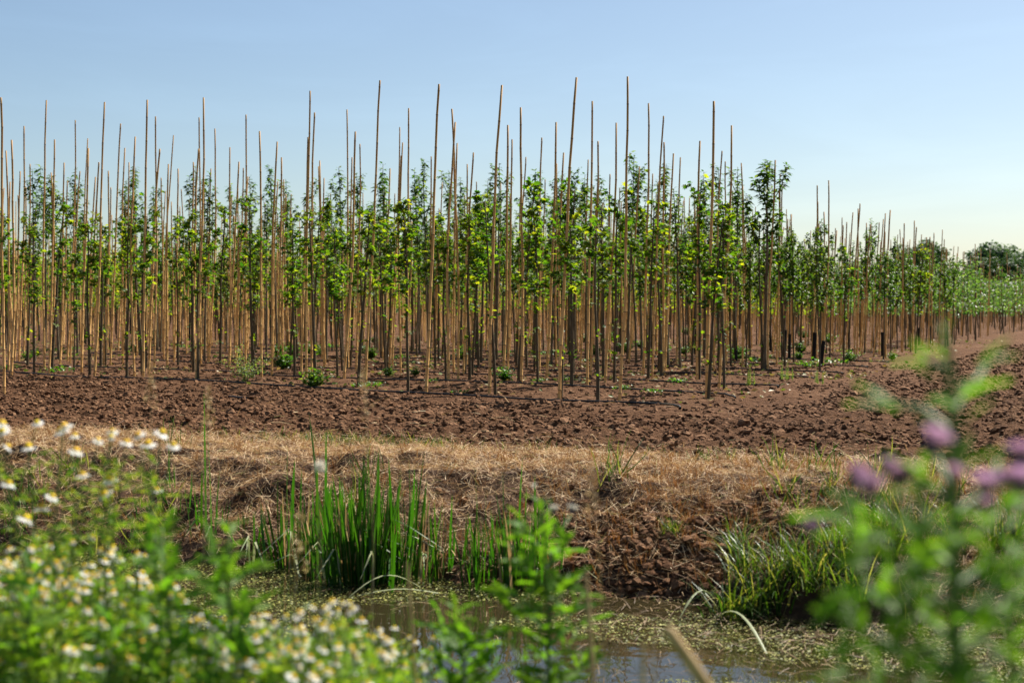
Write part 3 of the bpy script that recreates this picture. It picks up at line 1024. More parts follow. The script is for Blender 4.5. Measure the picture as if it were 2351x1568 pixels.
def plant(kind, base, h=None, label=None, group=None, proto=None, rz=None):
    tr, cr, H = proto or PROTO[kind][R.integers(len(PROTO[kind]))]
    base = np.array([base[0], base[1], float(ground_z(base[0], base[1])) - 0.02])
    root = empty(NAME[kind], base, label, "tree", group, R.uniform(0, 6.28) if rz is None else rz, 1.0)
    s = (h / H) if h else R.uniform(0.92, 1.06)
    th = (s + 1) / 2
    root.scale = (th, th, s)
    obj("trunk", tr, root)
    obj("crown", cr, root)
    return root


planted = []
LAB = {
    "maple": ("slender young maple with lobed leaves tied beside a front bamboo stake", "young maples in the near rows"),
    "cherry": ("tall narrow young tree with pointed drooping leaves rising behind the maples", "tall narrow trees behind the maples"),
    "deepmaple": ("small leafy sapling deep in the rows among crowded bamboo stakes", "saplings deep in the rows"),
    "pear": ("bushy sapling with small glossy leaves near the bare headland", "bushy saplings near the headland"),
    "willow": ("pale silvery leaved sapling at the far end of the rows", "silvery saplings far along the rows"),
}
# maples of the near rows, each beside its stake
maples = []
for i, (b_, t_, s_) in enumerate(stakes):
    if s_ or b_[1] > 23.5:
        continue
    off = RV * R.uniform(-0.32, 0.32) + QV * R.uniform(-0.1, 0.1)
    lab, grp = LAB["maple"]
    if i in front and front.index(i) < 14:
        k = front.index(i)
        lab = ("young maple with lobed leaves at the right end of the front row" if k == 0 else
               f"young maple with lobed leaves in the front row, {ORD[k]} from its right end")
        grp = "young maples of the front row"
    xy = b_[:2] + off
    mh = R.uniform(1.7, 2.2) if i in front else R.uniform(1.8, 2.5)
    mo = plant("maple", xy, mh, lab, grp)
    if lab == LAB["maple"][0]:
        maples.append((mo, *proj([xy[0], xy[1], mh])))
    planted.append(xy)
for mo, lab in gap_labels(maples, marks, "young maple", 0, 0).items():
    mo["label"] = lab
# tall narrow trees: their tips stand against the sky
tips = [S1(*p_) for p_ in ((162, 438), (280, 462), (372, 430), (672, 420), (935, 425), (995, 450), (1105, 523), (765, 520), (615, 495), (215, 480), (850, 645), (1245, 470))]
tips += [S2(*p_) for p_ in ((95, 475), (145, 540), (405, 465), (500, 500), (607, 457), (768, 490), (815, 450), (905, 495), (965, 525), (1130, 450), (1085, 540), (1190, 590), (275, 540))]
tips += [S3(*p_) for p_ in ((95, 468), (208, 475), (290, 450), (335, 480), (410, 475), (525, 395), (590, 432), (545, 590), (708, 435), (872, 478), (840, 600), (950, 450), (1012, 465))]
for k, (tx, ty) in enumerate(tips):
    h = R.uniform(3.25, 3.75)
    d = FPX * (h - CAM_Z) / (697 - ty)
    b_ = D(tx, ty, d)
    xy = b_[:2]
    tr = PROTO["cherry"][k % 6]
    rk = sum(1 for a_, _ in tips if a_ < tx)
    lab, grp = f"tall narrow young tree with pointed leaves, {ORD[rk]} such treetop from the left", LAB["cherry"][1]
    plant("cherry", xy, h, lab, grp, tr)
    planted.append(xy)
b_ = P(1755, 849)
plant("cherry", b_, 3.17, "grey forked young tree standing alone at the right end of the tall rows", "tall narrow trees behind the maples", BIG, 0.6)
planted.append(b_[:2])
# bushy saplings of the right block
for (bx, by, ty) in ((1868, 829, 500), (1884, 843, 545), (1840, 815, 560), (1905, 820, 545), (1950, 806, 575), (1985, 812, 520), (2005, 800, 500), (2030, 815, 560), (2060, 800, 540),
                     (2095, 800, 610), (2110, 795, 600), (1820, 800, 570), (1795, 812, 560), (2075, 785, 580), (1930, 792, 590), (1975, 790, 590), (1855, 795, 585), (2140, 782, 590), (2160, 778, 620)):
    b_ = P(bx, by)
    h = 1 + (697 - ty) * b_[1] / FPX
    plant("pear", b_[:2], min(h, 2.9), *LAB["pear"])
    planted.append(b_[:2])
n_tree = len(planted)
pl = np.array(planted)
spots = [g_ for g_ in grid if g_[0] > 21 and np.min(np.hypot(pl[:, 0] - g_[1], pl[:, 1] - g_[0])) > 0.6]
spots = [g_ for g_ in spots if R.random() < 0.9]
gt, glf, glw = Geo(), Geo(), Geo()
for k, (y, x, j, i) in enumerate(spots):
    xy = np.array([x, y]) + RV * R.uniform(-0.25, 0.25)
    r = R.random()
    if j > 20 and x / y > 0.2:
        kind = "willow" if r < 0.6 else "pear"
    elif x / y > 0.17 and y > 22:
        kind = "pear" if r < 0.85 else "maple"
    else:
        kind = "maple" if r < 0.42 else ("pear" if r < 0.8 else "cherry")
    h = {"maple": R.uniform(2.2, 2.9), "pear": R.uniform(2.0, 2.7), "cherry": R.uniform(2.5, 3.1), "willow": R.uniform(1.9, 2.4)}[kind]
    if x / y > 0.17:
        h = min(h, R.uniform(1.9, 2.45) * np.interp(x / y, [0.2, 0.26, 0.31, 0.34, 0.37], [1, 0.95, 0.95, 0.95, 0.86]))
    if k >= 300 - n_tree and R.random() > (0.5 if x / y < 0.2 else 0.75):
        continue
    if k < 300 - n_tree:
        lab, grp = LAB[kind] if kind == "willow" or (kind == "pear" and x / y > 0.17) else LAB["deepmaple"]
        plant(kind, xy, h, lab, grp)
    else:
        b_ = np.array([xy[0], xy[1], -0.02])
        tp = b_ + np.array([R.normal(0, 0.06), R.normal(0, 0.06), h])
        tube(gt, [b_, (b_ + tp) / 2 + R.normal(0, 0.02, 3) * [1, 1, 0], tp], [0.017, 0.012, 0.004], 4)
        m_ = int(np.interp(y, [25, 40, 60, 80], [120, 95, 60, 45]))
        zt = R.uniform(0.22, 1.0, m_) ** 0.7
        rr = 0.32 * np.sin(np.clip((zt - 0.12) / 0.9, 0, 1) * math.pi) ** 0.6 * np.sqrt(R.random(m_))
        a = R.uniform(0, 6.28, m_)
        pos = b_ + np.stack([rr * np.cos(a), rr * np.sin(a), zt * h], -1)
        gg = glw if kind == "willow" or x / y > 0.22 else glf
        stamp(gg, CARD[0], CARD[1], pos, unit_rand(m_, -0.8, 0.6), unit_rand(m_, 0.1, 1), R.uniform(0.07, 0.13, m_) * np.interp(y, [30, 80], [0.95, 1.35]))
for nm, gg, mt in (("far_sapling_trunks", gt, M["bark_dark"]), ("far_sapling_foliage", glf, M["maple"]), ("far_willow_foliage", glw, M["willow"])):
    tag(obj(nm, gg.mesh(nm, mt)), kind="stuff")

# black guards round some of the stems
g = Geo()
an = np.linspace(0, 2 * math.pi, 13)[:-1]
zz = np.linspace(0, 0.46, 5)
v = np.array([[(0.030 + 0.002 * math.sin(3 * a + 4 * z)) * math.cos(a), (0.030 + 0.002 * math.cos(2 * a)) * math.sin(a), z] for z in zz for a in an])
v2 = v * np.array([0.9, 0.9, 1])
f = [(r * 12 + k, r * 12 + (k + 1) % 12, r * 12 + 12 + (k + 1) % 12, r * 12 + 12 + k) for r in range(4) for k in range(12)]
g.add(v, f)
g.add(v2, [q_[::-1] for q_ in f])
g.add(np.concatenate([v[48:], v2[48:]]), [(k, (k + 1) % 12, 12 + (k + 1) % 12, 12 + k) for k in range(12)])
GUARD = g.mesh("tree_guard", M["guard"], True)
guards = [(435, 781), (443, 779), (505, 786), (775, 777), (1000, 792), (1166, 820), (1415, 812), (1597, 815), (1690, 832), (1868, 829), (1884, 843), (1950, 806), (2026, 815), (1800, 822),
          (1812, 826), (20, 775), (55, 772), (90, 783), (640, 768), (1085, 770), (1305, 782), (300, 768), (1520, 782), (1770, 808), (2110, 793), (2135, 790)]
gl_ = {(1884, 843): "black tree guard nearest the bare headland, leaning on its stem", (1868, 829): "black tree guard just behind the leaning headland guard",
       (505, 786): "black tree guard standing clear between stakes in the left part", (775, 777): "black tree guard standing near the middle of the block"}
for k, (bx, by) in enumerate(guards):
    b_ = P(bx, by)
    b_[2] = float(ground_z(b_[0], b_[1])) - 0.02
    o = obj("tree_guard", GUARD, None, b_)
    o.rotation_euler = (R.normal(0, 0.03), R.normal(0, 0.03) + (0.1 if k == 10 else 0), R.uniform(0, 6))
    s = R.uniform(0.9, 1.15)
    o.scale = (s, s, s)
    tag(o, gl_.get((bx, by), "black plastic tree guard round a stem deep in the rows"), "tree guard", "black tree guards")
    if (bx, by) not in ((1868, 829), (1884, 843), (1950, 806), (2026, 815)):
        plant("pear" if bx > 1700 else "maple", b_[:2], R.uniform(2.1, 2.6), *LAB["pear" if bx > 1700 else "deepmaple"])

# drip lines along the rows
for j in range(7):
    o0 = np.array([1.55, 13.7]) + HV * (j * 1.85 / 0.97)
    s = np.arange(0, 13 + j, 0.25)
    wob = 0.05 * np.sin(s * 1.3 + j * 2) + 0.03 * np.sin(s * 3.1 + j)
    c = o0[None] + RV[None] * s[:, None] + QV[None] * (wob - 0.10)[:, None]
    curl = np.array([o0 + RV * -(0.12 * k) + QV * (-0.13 - 0.035 * k * k) for k in (3, 2, 1)])
    c = np.concatenate([curl, c])
    z = ground_z(c[:, 0], c[:, 1]) + 0.018
    z = np.convolve(np.pad(z, 3, mode='edge'), np.ones(7) / 7, 'valid')
    g = Geo()
    tube(g, np.c_[c, z], 0.011, 6)
    lab = ["black drip hose along the foot of the front row, end curling out", "black drip hose along the second row of stakes", "black drip hose along the third row of stakes",
           "black drip hose along the fourth row of stakes", "black drip hose along the fifth row of stakes", "black drip hose along the sixth row of stakes",
           "black drip hose along the seventh row, farthest one that shows"][j]
    tag(obj("drip_hose", g.mesh("drip_hose", M["plastic"], True)), lab, "hose", "drip hoses along the rows")
a, b_ = P(527, 913), P(576, 920)
g = Geo()
mid = (a + b_) / 2 + [0.02, 0.03, 0]
c = np.array([a, (a + mid) / 2, mid, (mid + b_) / 2, b_])
c[:, 2] = ground_z(c[:, 0], c[:, 1]).max() + 0.012
tube(g, c, 0.011, 6)
tag(obj("hose_offcut", g.mesh("hose_offcut", M["plastic"], True)), "short loose black hose piece lying on tilled soil", "hose")


# ------------------------------------------------------------------ weeds on the soil
def weed(kind, seed):
    r_ = np.random.default_rng(seed)
    g, gs = Geo(), Geo()
    pos, Y, sz = [], [], []
    if kind == "bush":
        for k in range(38):
            a, l, el = r_.uniform(0, 6.28), r_.uniform(0.1, 0.3), r_.uniform(0.5, 1.45)
            e = np.array([math.cos(a) * math.cos(el), math.sin(a) * math.cos(el), math.sin(el)]) * l
            tube(gs, [[0, 0, 0], e * 0.5, e], [0.003, 0.002, 0.001], 3)
            for t in r_.uniform(0.25, 1, 12):
                pos.append(e * t)
                b_ = r_.uniform(0, 6.28)
                Y.append((math.cos(b_), math.sin(b_), r_.uniform(0, 1)))
                sz.append(r_.uniform(0.035, 0.08))
        tpl, mt = LANCE, M["weed"]
    elif kind == "wisp":
        for k in range(26):
            a, l, el = r_.uniform(0, 6.28), r_.uniform(0.25, 0.55), r_.uniform(0.6, 1.4)
            e = np.array([math.cos(a) * math.cos(el), math.sin(a) * math.cos(el), math.sin(el)]) * l
            tube(gs, [[0, 0, 0], e * 0.5 + [0, 0, 0.02], e], [0.003, 0.002, 0.001], 3)
            for t in r_.uniform(0.3, 1, 26):
                pos.append(e * t + r_.normal(0, 0.012, 3))
                b_ = r_.uniform(0, 6.28)
                Y.append((math.cos(b_), math.sin(b_), r_.uniform(-0.2, 1)))
                sz.append(r_.uniform(0.015, 0.04))
        tpl, mt = LANCE, M["palew"]
    elif kind == "low":
        for k in range(70):
            a, l = r_.uniform(0, 6.28), r_.uniform(0.02, 0.22)
            pos.append((math.cos(a) * l, math.sin(a) * l, r_.uniform(0.01, 0.07)))
            b_ = r_.uniform(0, 6.28)
            Y.append((math.cos(b_), math.sin(b_), r_.uniform(0.1, 1)))
            sz.append(r_.uniform(0.03, 0.07))
        tube(gs, [[0, 0, -0.02], [0, 0, 0.04]], [0.004, 0.002], 4)
        tpl, mt = OVATE, M["weed"]
    else:                                        # upright feathery horsetail
        for k in range(5):
            s = np.r_[r_.normal(0, 0.05, 2), 0]
            h = r_.uniform(0.2, 0.34)
            tube(gs, [s, s + [0, 0, h]], [0.003, 0.001], 3)
            for t in np.arange(0.1, 1, 0.05):
                for b_ in r_.uniform(0, 6.28, 6):
                    pos.append(s + [0, 0, h * t])
                    Y.append((math.cos(b_), math.sin(b_), 1.1))
                    sz.append(0.05 * (1.1 - t))
        tpl, mt = ([(-.06, 0, 0), (.06, 0, 0), (0, 1, 0)], [[(0, 1, 2)]]), M["palew"]
    pos, Y = np.array(pos), np.array(Y)
    stamp(g, tpl[0], tpl[1], pos, Y, norm(np.c_[r_.normal(0, 0.5, (len(pos), 2)), np.ones(len(pos))]), np.array(sz))
    return gs.mesh("stems", M["stem"]), g.mesh("leaves", mt)


W = {k: [weed(k, 700 + i + 10 * n_) for i in range(2)] for n_, k in enumerate(("bush", "wisp", "low", "tail"))}
weeds = [("bush", 722, 892, 1.0, "green weed bush at the foot of the front row, left of middle"), ("bush", 648, 846, 1.1, "bushy green weed with yellow buds between first and second rows"),
         ("bush", 672, 815, 1.0, "dark green weed bush half hidden behind the yellow budded weed"), ("wisp", 560, 882, 1.0, "large wispy pale green weed at the front drip hose"),
         ("bush", 1158, 880, 0.75, "compact rounded green weed beside a front row stake, near the middle"), ("bush", 893, 868, 0.55, "small light green weed left of a slanting trunk in the second row"),
         ("bush", 953, 868, 0.5, "small spiky green weed close right of a second row trunk"), ("low", 135, 855, 1.1, "flat spreading weed at the front row's left part"),
         ("bush", 740, 818, 0.7, "mid sized green weed beyond the second row, left of middle"), ("low", 850, 893, 0.9, "low grassy weed on the front drip hose beside a stake"),
         ("low", 20, 850, 1.0, "low weed at the left edge of the rows"), ("tail", 1712, 890, 1.0, "feathery upright weed between rows near their right end"), ("tail", 1804, 878, 1.0, "feathery upright weed just outside the tall rows' ends"),
         ("tail", 1882, 885, 0.8, "faint feathery weed on bare soil beyond the rows"), ("bush", 1950, 832, 0.8, "round green weed at the headland end of the right block"), ("bush", 2048, 826, 0.6, "small dark weed at the last headland hose end"),
         ("low", 1750, 835, 1.3, "leafy litter and weed patch at the right rows' edge"), ("low", 1690, 830, 1.2, None), ("low", 1850, 845, 1.2, None), ("low", 1900, 838, 1.3, None), ("low", 1300, 880, 0.6, None),
         ("low", 1430, 900, 0.6, None), ("low", 1240, 885, 0.6, None), ("bush", 1105, 800, 0.8, None), ("bush", 1220, 795, 0.8, None), ("low", 1265, 815, 1.2, None), ("bush", 470, 790, 0.8, None),
         ("low", 420, 800, 1.0, None), ("bush", 350, 775, 0.9, None), ("bush", 860, 790, 0.7, None), ("low", 1555, 880, 0.7, None), ("low", 1500, 905, 0.6, None), ("bush", 1570, 815, 0.7, None),
         ("bush", 235, 775, 0.8, None), ("bush", 1470, 800, 0.8, None), ("low", 600, 860, 0.6, None), ("low", 990, 880, 0.5, None), ("low", 1060, 905, 0.5, None)]
weeds += [("bush" if R.random() < 0.6 else "low", R.uniform(0, 1950), R.uniform(768, 832), R.uniform(0.6, 1.1), None) for _ in range(46)]
for k, (kd, bx, by, s, lab) in enumerate(weeds):
    b_ = P(bx, by)
    b_[2] = float(ground_z(b_[0], b_[1]))
    st, lf = W[kd][k % 2]
    t = empty("weed_plant", b_, lab or "little weed tuft growing in soil between the rows of stakes", "weed", "weeds between the rows" if lab is None else "weeds with a look of their own", R.uniform(0, 6), s)
    obj("stems", st, t)
    tag(obj("leaves", lf, t), kind="stuff")


# ------------------------------------------------------------------ reeds in the ditch
def blade_mesh(seed, bent=False):
    r_ = np.random.default_rng(seed)
    n_ = 9
    t = np.linspace(0, 1, n_)
    curve = r_.uniform(0.01, 0.11) * t ** 2.2
    z = t.copy()
    if bent:
        kx = r_.uniform(0.5, 0.72)
        z = np.where(t < kx, t, kx - (t - kx) * r_.uniform(0.1, 0.8))
        curve = np.where(t < kx, 0.1 * t, 0.1 * kx + (t - kx) * 0.85)
    wd = 0.5 * np.interp(t, [0, 0.2, 0.7, 0.9, 1], [0.6, 1, 0.95, 0.5, 0.04])
    tw = r_.uniform(-0.7, 0.7) * t
    vl_ = []
    for i in range(n_):
        cx, sx_ = math.cos(tw[i]), math.sin(tw[i])
        for s, dpt in ((-1, 0.22), (0, 0), (1, 0.22)):
            vl_.append((curve[i] + wd[i] * 0.02 * (s * -sx_ + dpt * cx), wd[i] * 0.02 * (s * cx + dpt * sx_), z[i]))
    f = [(i * 3 + k, i * 3 + k + 1, i * 3 + 4 + k, i * 3 + 3 + k) for i in range(n_ - 1) for k in (0, 1)]
    g = Geo().add(vl_, f)
    return g.mesh("blade", M["reed"], True)


BL = [blade_mesh(800 + i) for i in range(9)] + [blade_mesh(820 + i, True) for i in range(3)]
BP = []
for me in BL[9:]:
    m2 = me.copy()
    m2.materials.clear()
    m2.materials.append(M["reed_pale"])
    BP.append(m2)


BS = []
for me in BL[:9]:                    # last year's dry blades
    m2 = me.copy()
    m2.materials.clear()
    m2.materials.append(M["straw"])
    BS.append(m2)


def reed_clump(bx, by, tops, spread, extra, label):
    b_ = P(bx, by, WATER)
    root = empty("reed_clump", b_, label, "reeds", "reed clumps along the far water edge")
    todo = []
    for (tx, ty) in tops:
        todo.append((tx, ty, 1))
    lo = max(t[1] for t in tops)
    for k in range(int(extra * 2.6)):
        tx = bx + R.normal(0, spread)
        hi_ = max(lo + 20, by - 70)
        todo.append((tx, hi_ - (hi_ - lo + 25) * R.beta(1.5, 1.5), 0))
    for (tx, ty, main) in todo:
        foot = np.array([bx + (tx - bx) * R.uniform(0.55, 0.9), 0])
        fp = P(foot[0], by + R.normal(0, 5), WATER)
        fp[2] = WATER - 0.05
        tip = D(tx, ty, fp[1] + R.normal(0, 0.06))
        L = np.linalg.norm(tip - fp)
        bent = (not main) and R.random() < 0.13
        me = BL[9 + R.integers(3)] if bent else BL[R.integers(9)]
        if bent and R.random() < 0.5:
            me = BP[R.integers(3)]
        if not main and R.random() < 0.09:
            me = BS[R.integers(9)]
        o = obj("blade", me, root)
        d = Vector(tip - fp)
        from mathutils import Quaternion
        o.rotation_mode = 'QUATERNION'
        o.rotation_quaternion = d.to_track_quat('Z', 'Y') @ Quaternion((0, 0, 1), R.uniform(0, 6.28))
        o.location = tuple(fp - b_)
        wv = R.uniform(0.55, 1.25) * (0.9 if L > 0.6 else 0.66)
        o.scale = (wv, wv, L)


reed_clump(483, 1275, [(470, 895), (488, 935), (432, 1105), (458, 1075), (497, 1085), (445, 1150)], 28, 9, "slender reed clump left of the big clump, two very tall blades")
reed_clump(400, 1245, [(388, 985), (377, 1035), (405, 1060), (362, 1120)], 22, 5, "sparse reed clump behind the white flowers")
reed_clump(330, 1250, [(322, 1090), (340, 1120), (310, 1140)], 30, 8, "thin reeds at the left, mostly hidden by white mayweed")
reed_clump(440, 1262, [(432, 1080), (452, 1110)], 24, 8, "thin scattered reeds between the two left clumps")
reed_clump(572, 1290, [(560, 1140), (583, 1155), (590, 1170), (545, 1180)], 18, 7, "short reed clump just left of the big clump")
reed_clump(670, 1305, [(655, 1010), (668, 1060), (625, 1090), (690, 1075), (640, 1130)], 34, 18, "reed clump at the near left flank of the tall dense clump")
reed_clump(745, 1320, [(733, 945), (748, 985), (725, 1055), (760, 1090), (710, 1120)], 30, 20, "reed clump with the tallest straight blade, left of the dense centre")
reed_clump(850, 1342, [(905, 1075), (868, 1030), (812, 1095), (846, 1060)], 54, 30, "dark inner reed clump in the middle of the dense reeds")
reed_clump(835, 1338, [(805, 1050), (818, 1075), (860, 1015), (858, 1065), (838, 1040), (870, 1070), (790, 1110), (850, 1100)], 58, 56, "large dense dark green reed clump standing in the water")
reed_clump(915, 1330, [(960, 1030), (945, 1045), (925, 1055), (900, 1050), (935, 1120), (880, 1100)], 30, 22, "reed clump on the right flank of the dense clump, blades fanning out")
reed_clump(1010, 1330, [(1000, 1150), (1035, 1140), (985, 1180), (1020, 1170)], 26, 9, "low thin reed clump in the gap right of the dense clump")
reed_clump(1100, 1340, [(1099, 1040), (1085, 1150), (1120, 1110), (1065, 1190)], 26, 13, "bright green reed clump with one broad upright blade")
reed_clump(1185, 1348, [(1190, 1050), (1150, 1080), (1160, 1130), (1210, 1110), (1230, 1180), (1130, 1170)], 34, 22, "reed clump leaning outward at the right end of the reeds")
reed_clump(1245, 1345, [(1240, 1130), (1258, 1160), (1225, 1090)], 22, 9, "thin reeds half hidden by the central thistle")
reed_clump(1370, 1335, [(1400, 1290), (1345, 1250), (1360, 1262)], 20, 4, "few pale bent reed blades at the bare earth slump")

# drooping blades lying over the water
for (ax, ay, bx, by, hgt, lab) in ((800, 1372, 965, 1348, 0.09, "pale reed blade arching over water below the dense clump"), (820, 1368, 1010, 1362, 0.03, "pale wilted reed blade lying flat beside the arching one"),
                                   (1640, 1420, 1760, 1500, 0.1, "bent green reed blade floating in front of the grassy bulge"), (1560, 1420, 1650, 1385, 0.10, "dry pale stalk slanting from bank into the water")):
    a, b_ = P(ax, ay, WATER + 0.01), P(bx, by, WATER + 0.01)
    g = Geo()
    t = np.linspace(0, 1, 10)
    c = a + (b_ - a) * t[:, None] + np.array([0, 0, 1]) * (hgt * np.sin(t * math.pi))[:, None]
    side = norm(np.cross(b_ - a, [0, 0, 1]))
    wd = 0.0075 * np.interp(t, [0, 0.2, 0.8, 1], [0.1, 0.8, 1, 0.6])
    v = np.concatenate([c - side * wd[:, None], c + [0, 0, 0.003], c + side * wd[:, None]])
    f = [(i, i + 1, 11 + i, 10 + i) for i in range(9)] + [(10 + i, 11 + i, 21 + i, 20 + i) for i in range(9)]
    g.add(v, f)
    tag(obj("fallen_reed_blade", g.mesh("fallen_reed_blade", M["reed_pale"], True)), lab, "reed blade")

# grass tussocks hanging over the water at the right
def tussock(seed, nbl):
    r_ = np.random.default_rng(seed)
    n_ = 6
    t = np.linspace(0, 1, n_)
    g = Geo()
    for k in range(nbl):
        a, L = r_.uniform(0, 6.28), r_.uniform(0.18, 0.46)
        el = r_.uniform(0.9, 1.5)
        dr = r_.uniform(0.2, 1.2)
        out_ = L * (math.cos(el) * t + 0.35 * dr * t ** 2.4)
        up = L * (math.sin(el) * t - 0.55 * dr * t ** 2.4)
        s0 = r_.normal(0, 0.045, 2)
        c = np.stack([s0[0] + out_ * math.cos(a), s0[1] + out_ * math.sin(a), up], -1)
        sd = np.array([-math.sin(a), math.cos(a), 0]) * 1.0
        wd = r_.uniform(0.0025, 0.0058) * np.interp(t, [0, 0.3, 1], [0.8, 1, 0.1])
        g.add(np.concatenate([c - sd * wd[:, None], c + sd * wd[:, None]]), [(i, i + 1, n_ + i + 1, n_ + i) for i in range(n_ - 1)])
    return g.mesh("tussock", M["grass"], True)


TU = [tussock(900 + i, 80) for i in range(4)]
tl = ["grass tussock at the left shoulder of the grassy bulge", "lush grass tussock hanging over dark undercut bank", "thick upright grass tussock standing at the water below the bulge", "grass tussock with long blades leaning toward the water",
      "grass tussock behind the big purple thistle stem", "small tussock on the bank top above the bare slump", "yellowish tussock half way up the bank by the bulge"]
for k, (bx, by, z, s) in enumerate(((1680, 1290, -0.25, 1.0), (1760, 1300, -0.28, 1.1), (1860, 1415, -0.52, 1.05), (1790, 1400, -0.52, 0.85), (2010, 1390, -0.5, 1.1), (1540, 1165, -0.1, 0.5), (1700, 1190, -0.12, 0.8),
                                   (1930, 1300, -0.3, 1.0), (2060, 1290, -0.3, 1.0), (2180, 1330, -0.4, 1.0), (1830, 1270, -0.25, 1.0), (2300, 1340, -0.4, 1.0), (1950, 1425, -0.52, 0.9), (1720, 1345, -0.42, 0.9))):
    b_ = P(bx, by, z)
    b_[2] = max(float(ground_z(b_[0], b_[1])), WATER) - 0.02
    o = obj("grass_tussock", TU[k % 4], None, b_)
    o.rotation_euler = (0, 0, R.uniform(0, 6.28))
    o.scale = (s, s, s)
    tag(o, tl[k] if k < len(tl) else "grass tussock among others on the far bank behind the thistles", "grass tussock", "grass tussocks on the far bank")


# ------------------------------------------------------------------ foreground plants on the near bank
def flower_meshes():
    g = Geo()
    np_ = 14
    a = np.arange(np_) * 2 * math.pi / np_ + R.normal(0, 0.06, np_)
    Y = np.stack([np.cos(a), np.sin(a), R.normal(-0.28, 0.12, np_)], -1)
    PT = ([(-.10, 0.2, 0), (.10, 0.2, 0), (.2, .7, .02), (-.2, .7, .02), (.1, 1, -.04), (-.1, 1, -.04)], [[(0, 1, 2, 3), (3, 2, 4, 5)]])
    stamp(g, PT[0], PT[1], np.zeros((np_, 3)), Y, np.tile([0, 0, 1.0], (np_, 1)), 0.0165)
    pet = g.mesh("flower_head", M["petal"])
    g = Geo()
    an = np.arange(10) * 2 * math.pi / 10
    rows = [(0.0062, -0.001), (0.0066, 0.002), (0.005, 0.0052), (0.0025, 0.0068)]
    v = [(r * math.cos(b_), r * math.sin(b_), z) for r, z in rows for b_ in an] + [(0, 0, 0.0072)]
    f4 = [(r * 10 + k, r * 10 + (k + 1) % 10, r * 10 + 10 + (k + 1) % 10, r * 10 + 10 + k) for r in range(3) for k in range(10)]
    g.add(v, f4)
    g.f.append((np.array([(30 + k, 30 + (k + 1) % 10, 40) for k in range(10)]), 0))
    return pet, g.mesh("disc", M["disc"], True)


FL = [flower_meshes() for _ in range(3)]


def old_head():                      # spent head: short petals hanging down round the disc
    g = Geo()
    a = np.arange(10) * 2 * math.pi / 10 + R.normal(0, 0.1, 10)
    Y = np.stack([np.cos(a), np.sin(a), R.normal(-1.6, 0.4, 10)], -1)
    stamp(g, CARD[0], CARD[1], np.stack([np.cos(a) * 0.005, np.sin(a) * 0.005, a * 0], -1), Y, np.stack([np.cos(a), np.sin(a), a * 0 + 0.5], -1), 0.0095)
    return g.mesh("flower_head", M["petal"]), FL[0][1]


FL.append(old_head())


def feather(gl, pos, Y, n_leaf, size):
    for p_, y_ in zip(pos, Y):
        y_ = norm(y_)
        s = norm(np.cross(y_, [0, 0, 1.0]) + 1e-4)
        t = np.repeat(np.linspace(0.15, 1, n_leaf), 2)
        sd = np.tile([1.0, -1.0], n_leaf)
        q_ = p_ + y_ * (t * size)[:, None]
        dr = y_ * 0.8 + s * sd[:, None] + R.normal(0, 0.4, (len(t), 3))
        stamp(gl, [(-.5, 0, 0), (.5, 0, 0), (.1, 1, 0)], [[(0, 1, 2)]], q_, dr, unit_rand(len(t), 0, 1), size * 0.36 * (1.15 - 0.6 * t), 0, 0.0035)


def mayweed(base, tips, label, group, nleaf=60, fs=1.0, leaf=0.05, old=0.1):
    root = empty("mayweed_plant", base, label, "flower", group)
    base = np.asarray(base, float)
    gs, gl = Geo(), Geo()
    ctr = np.mean(tips, axis=0)
    fork = base + (ctr - base) * 0.35
    tube(gs, [np.zeros(3), (fork - base) * 0.5 + R.normal(0, 0.01, 3), fork - base], [0.004, 0.0035, 0.003], 5)
    lp, ly = [], []
    for tp in tips:
        tp = np.asarray(tp)
        m1 = fork + (tp - fork) * 0.5 + np.array([*R.normal(0, 0.02, 2), -0.02])
        c = np.array([fork, (fork + m1) / 2 + R.normal(0, 0.006, 3), m1, (m1 + tp) / 2 + [0, 0, 0.005], tp - [0, 0, 0.003]])
        tube(gs, c - base, [0.0028, 0.0024, 0.002, 0.0016, 0.0013], 4)
        for _ in range(max(2, nleaf // len(tips))):
            t = R.uniform(0, 0.86)
            q_ = np.array([np.interp(t, np.linspace(0, 1, 5), c[:, i]) for i in range(3)])
            lp.append(q_ - base)
            ly.append(unit_rand(1, -0.1, 0.8)[0])
    for _ in range(nleaf // 3):
        lp.append((fork - base) * R.uniform(0.1, 1) + R.normal(0, 0.03, 3))
        ly.append(unit_rand(1, -0.1, 0.8)[0])
    feather(gl, lp, ly, 7, leaf)
    obj("stems", gs.mesh("stems", M["stem"]), root)
    tag(obj("leaves", gl.mesh("leaves", M["feather"]), root), kind="stuff")
    for tp in tips:
        pet, dsc = FL[3 if R.random() < old else R.integers(3)]
        h = obj("flower_head", pet, root, np.asarray(tp) - base)
        h.rotation_euler = (R.normal(0.12, 0.28), R.normal(0, 0.28), R.uniform(0, 6.28))
        s = fs * R.uniform(0.75, 1.15)
        h.scale = (s, s, s)
        obj("disc", dsc, h)
    return root


def near_base(c):
    return np.array([c[0], c[1], float(ground_z(c[0], c[1])) - 0.01])


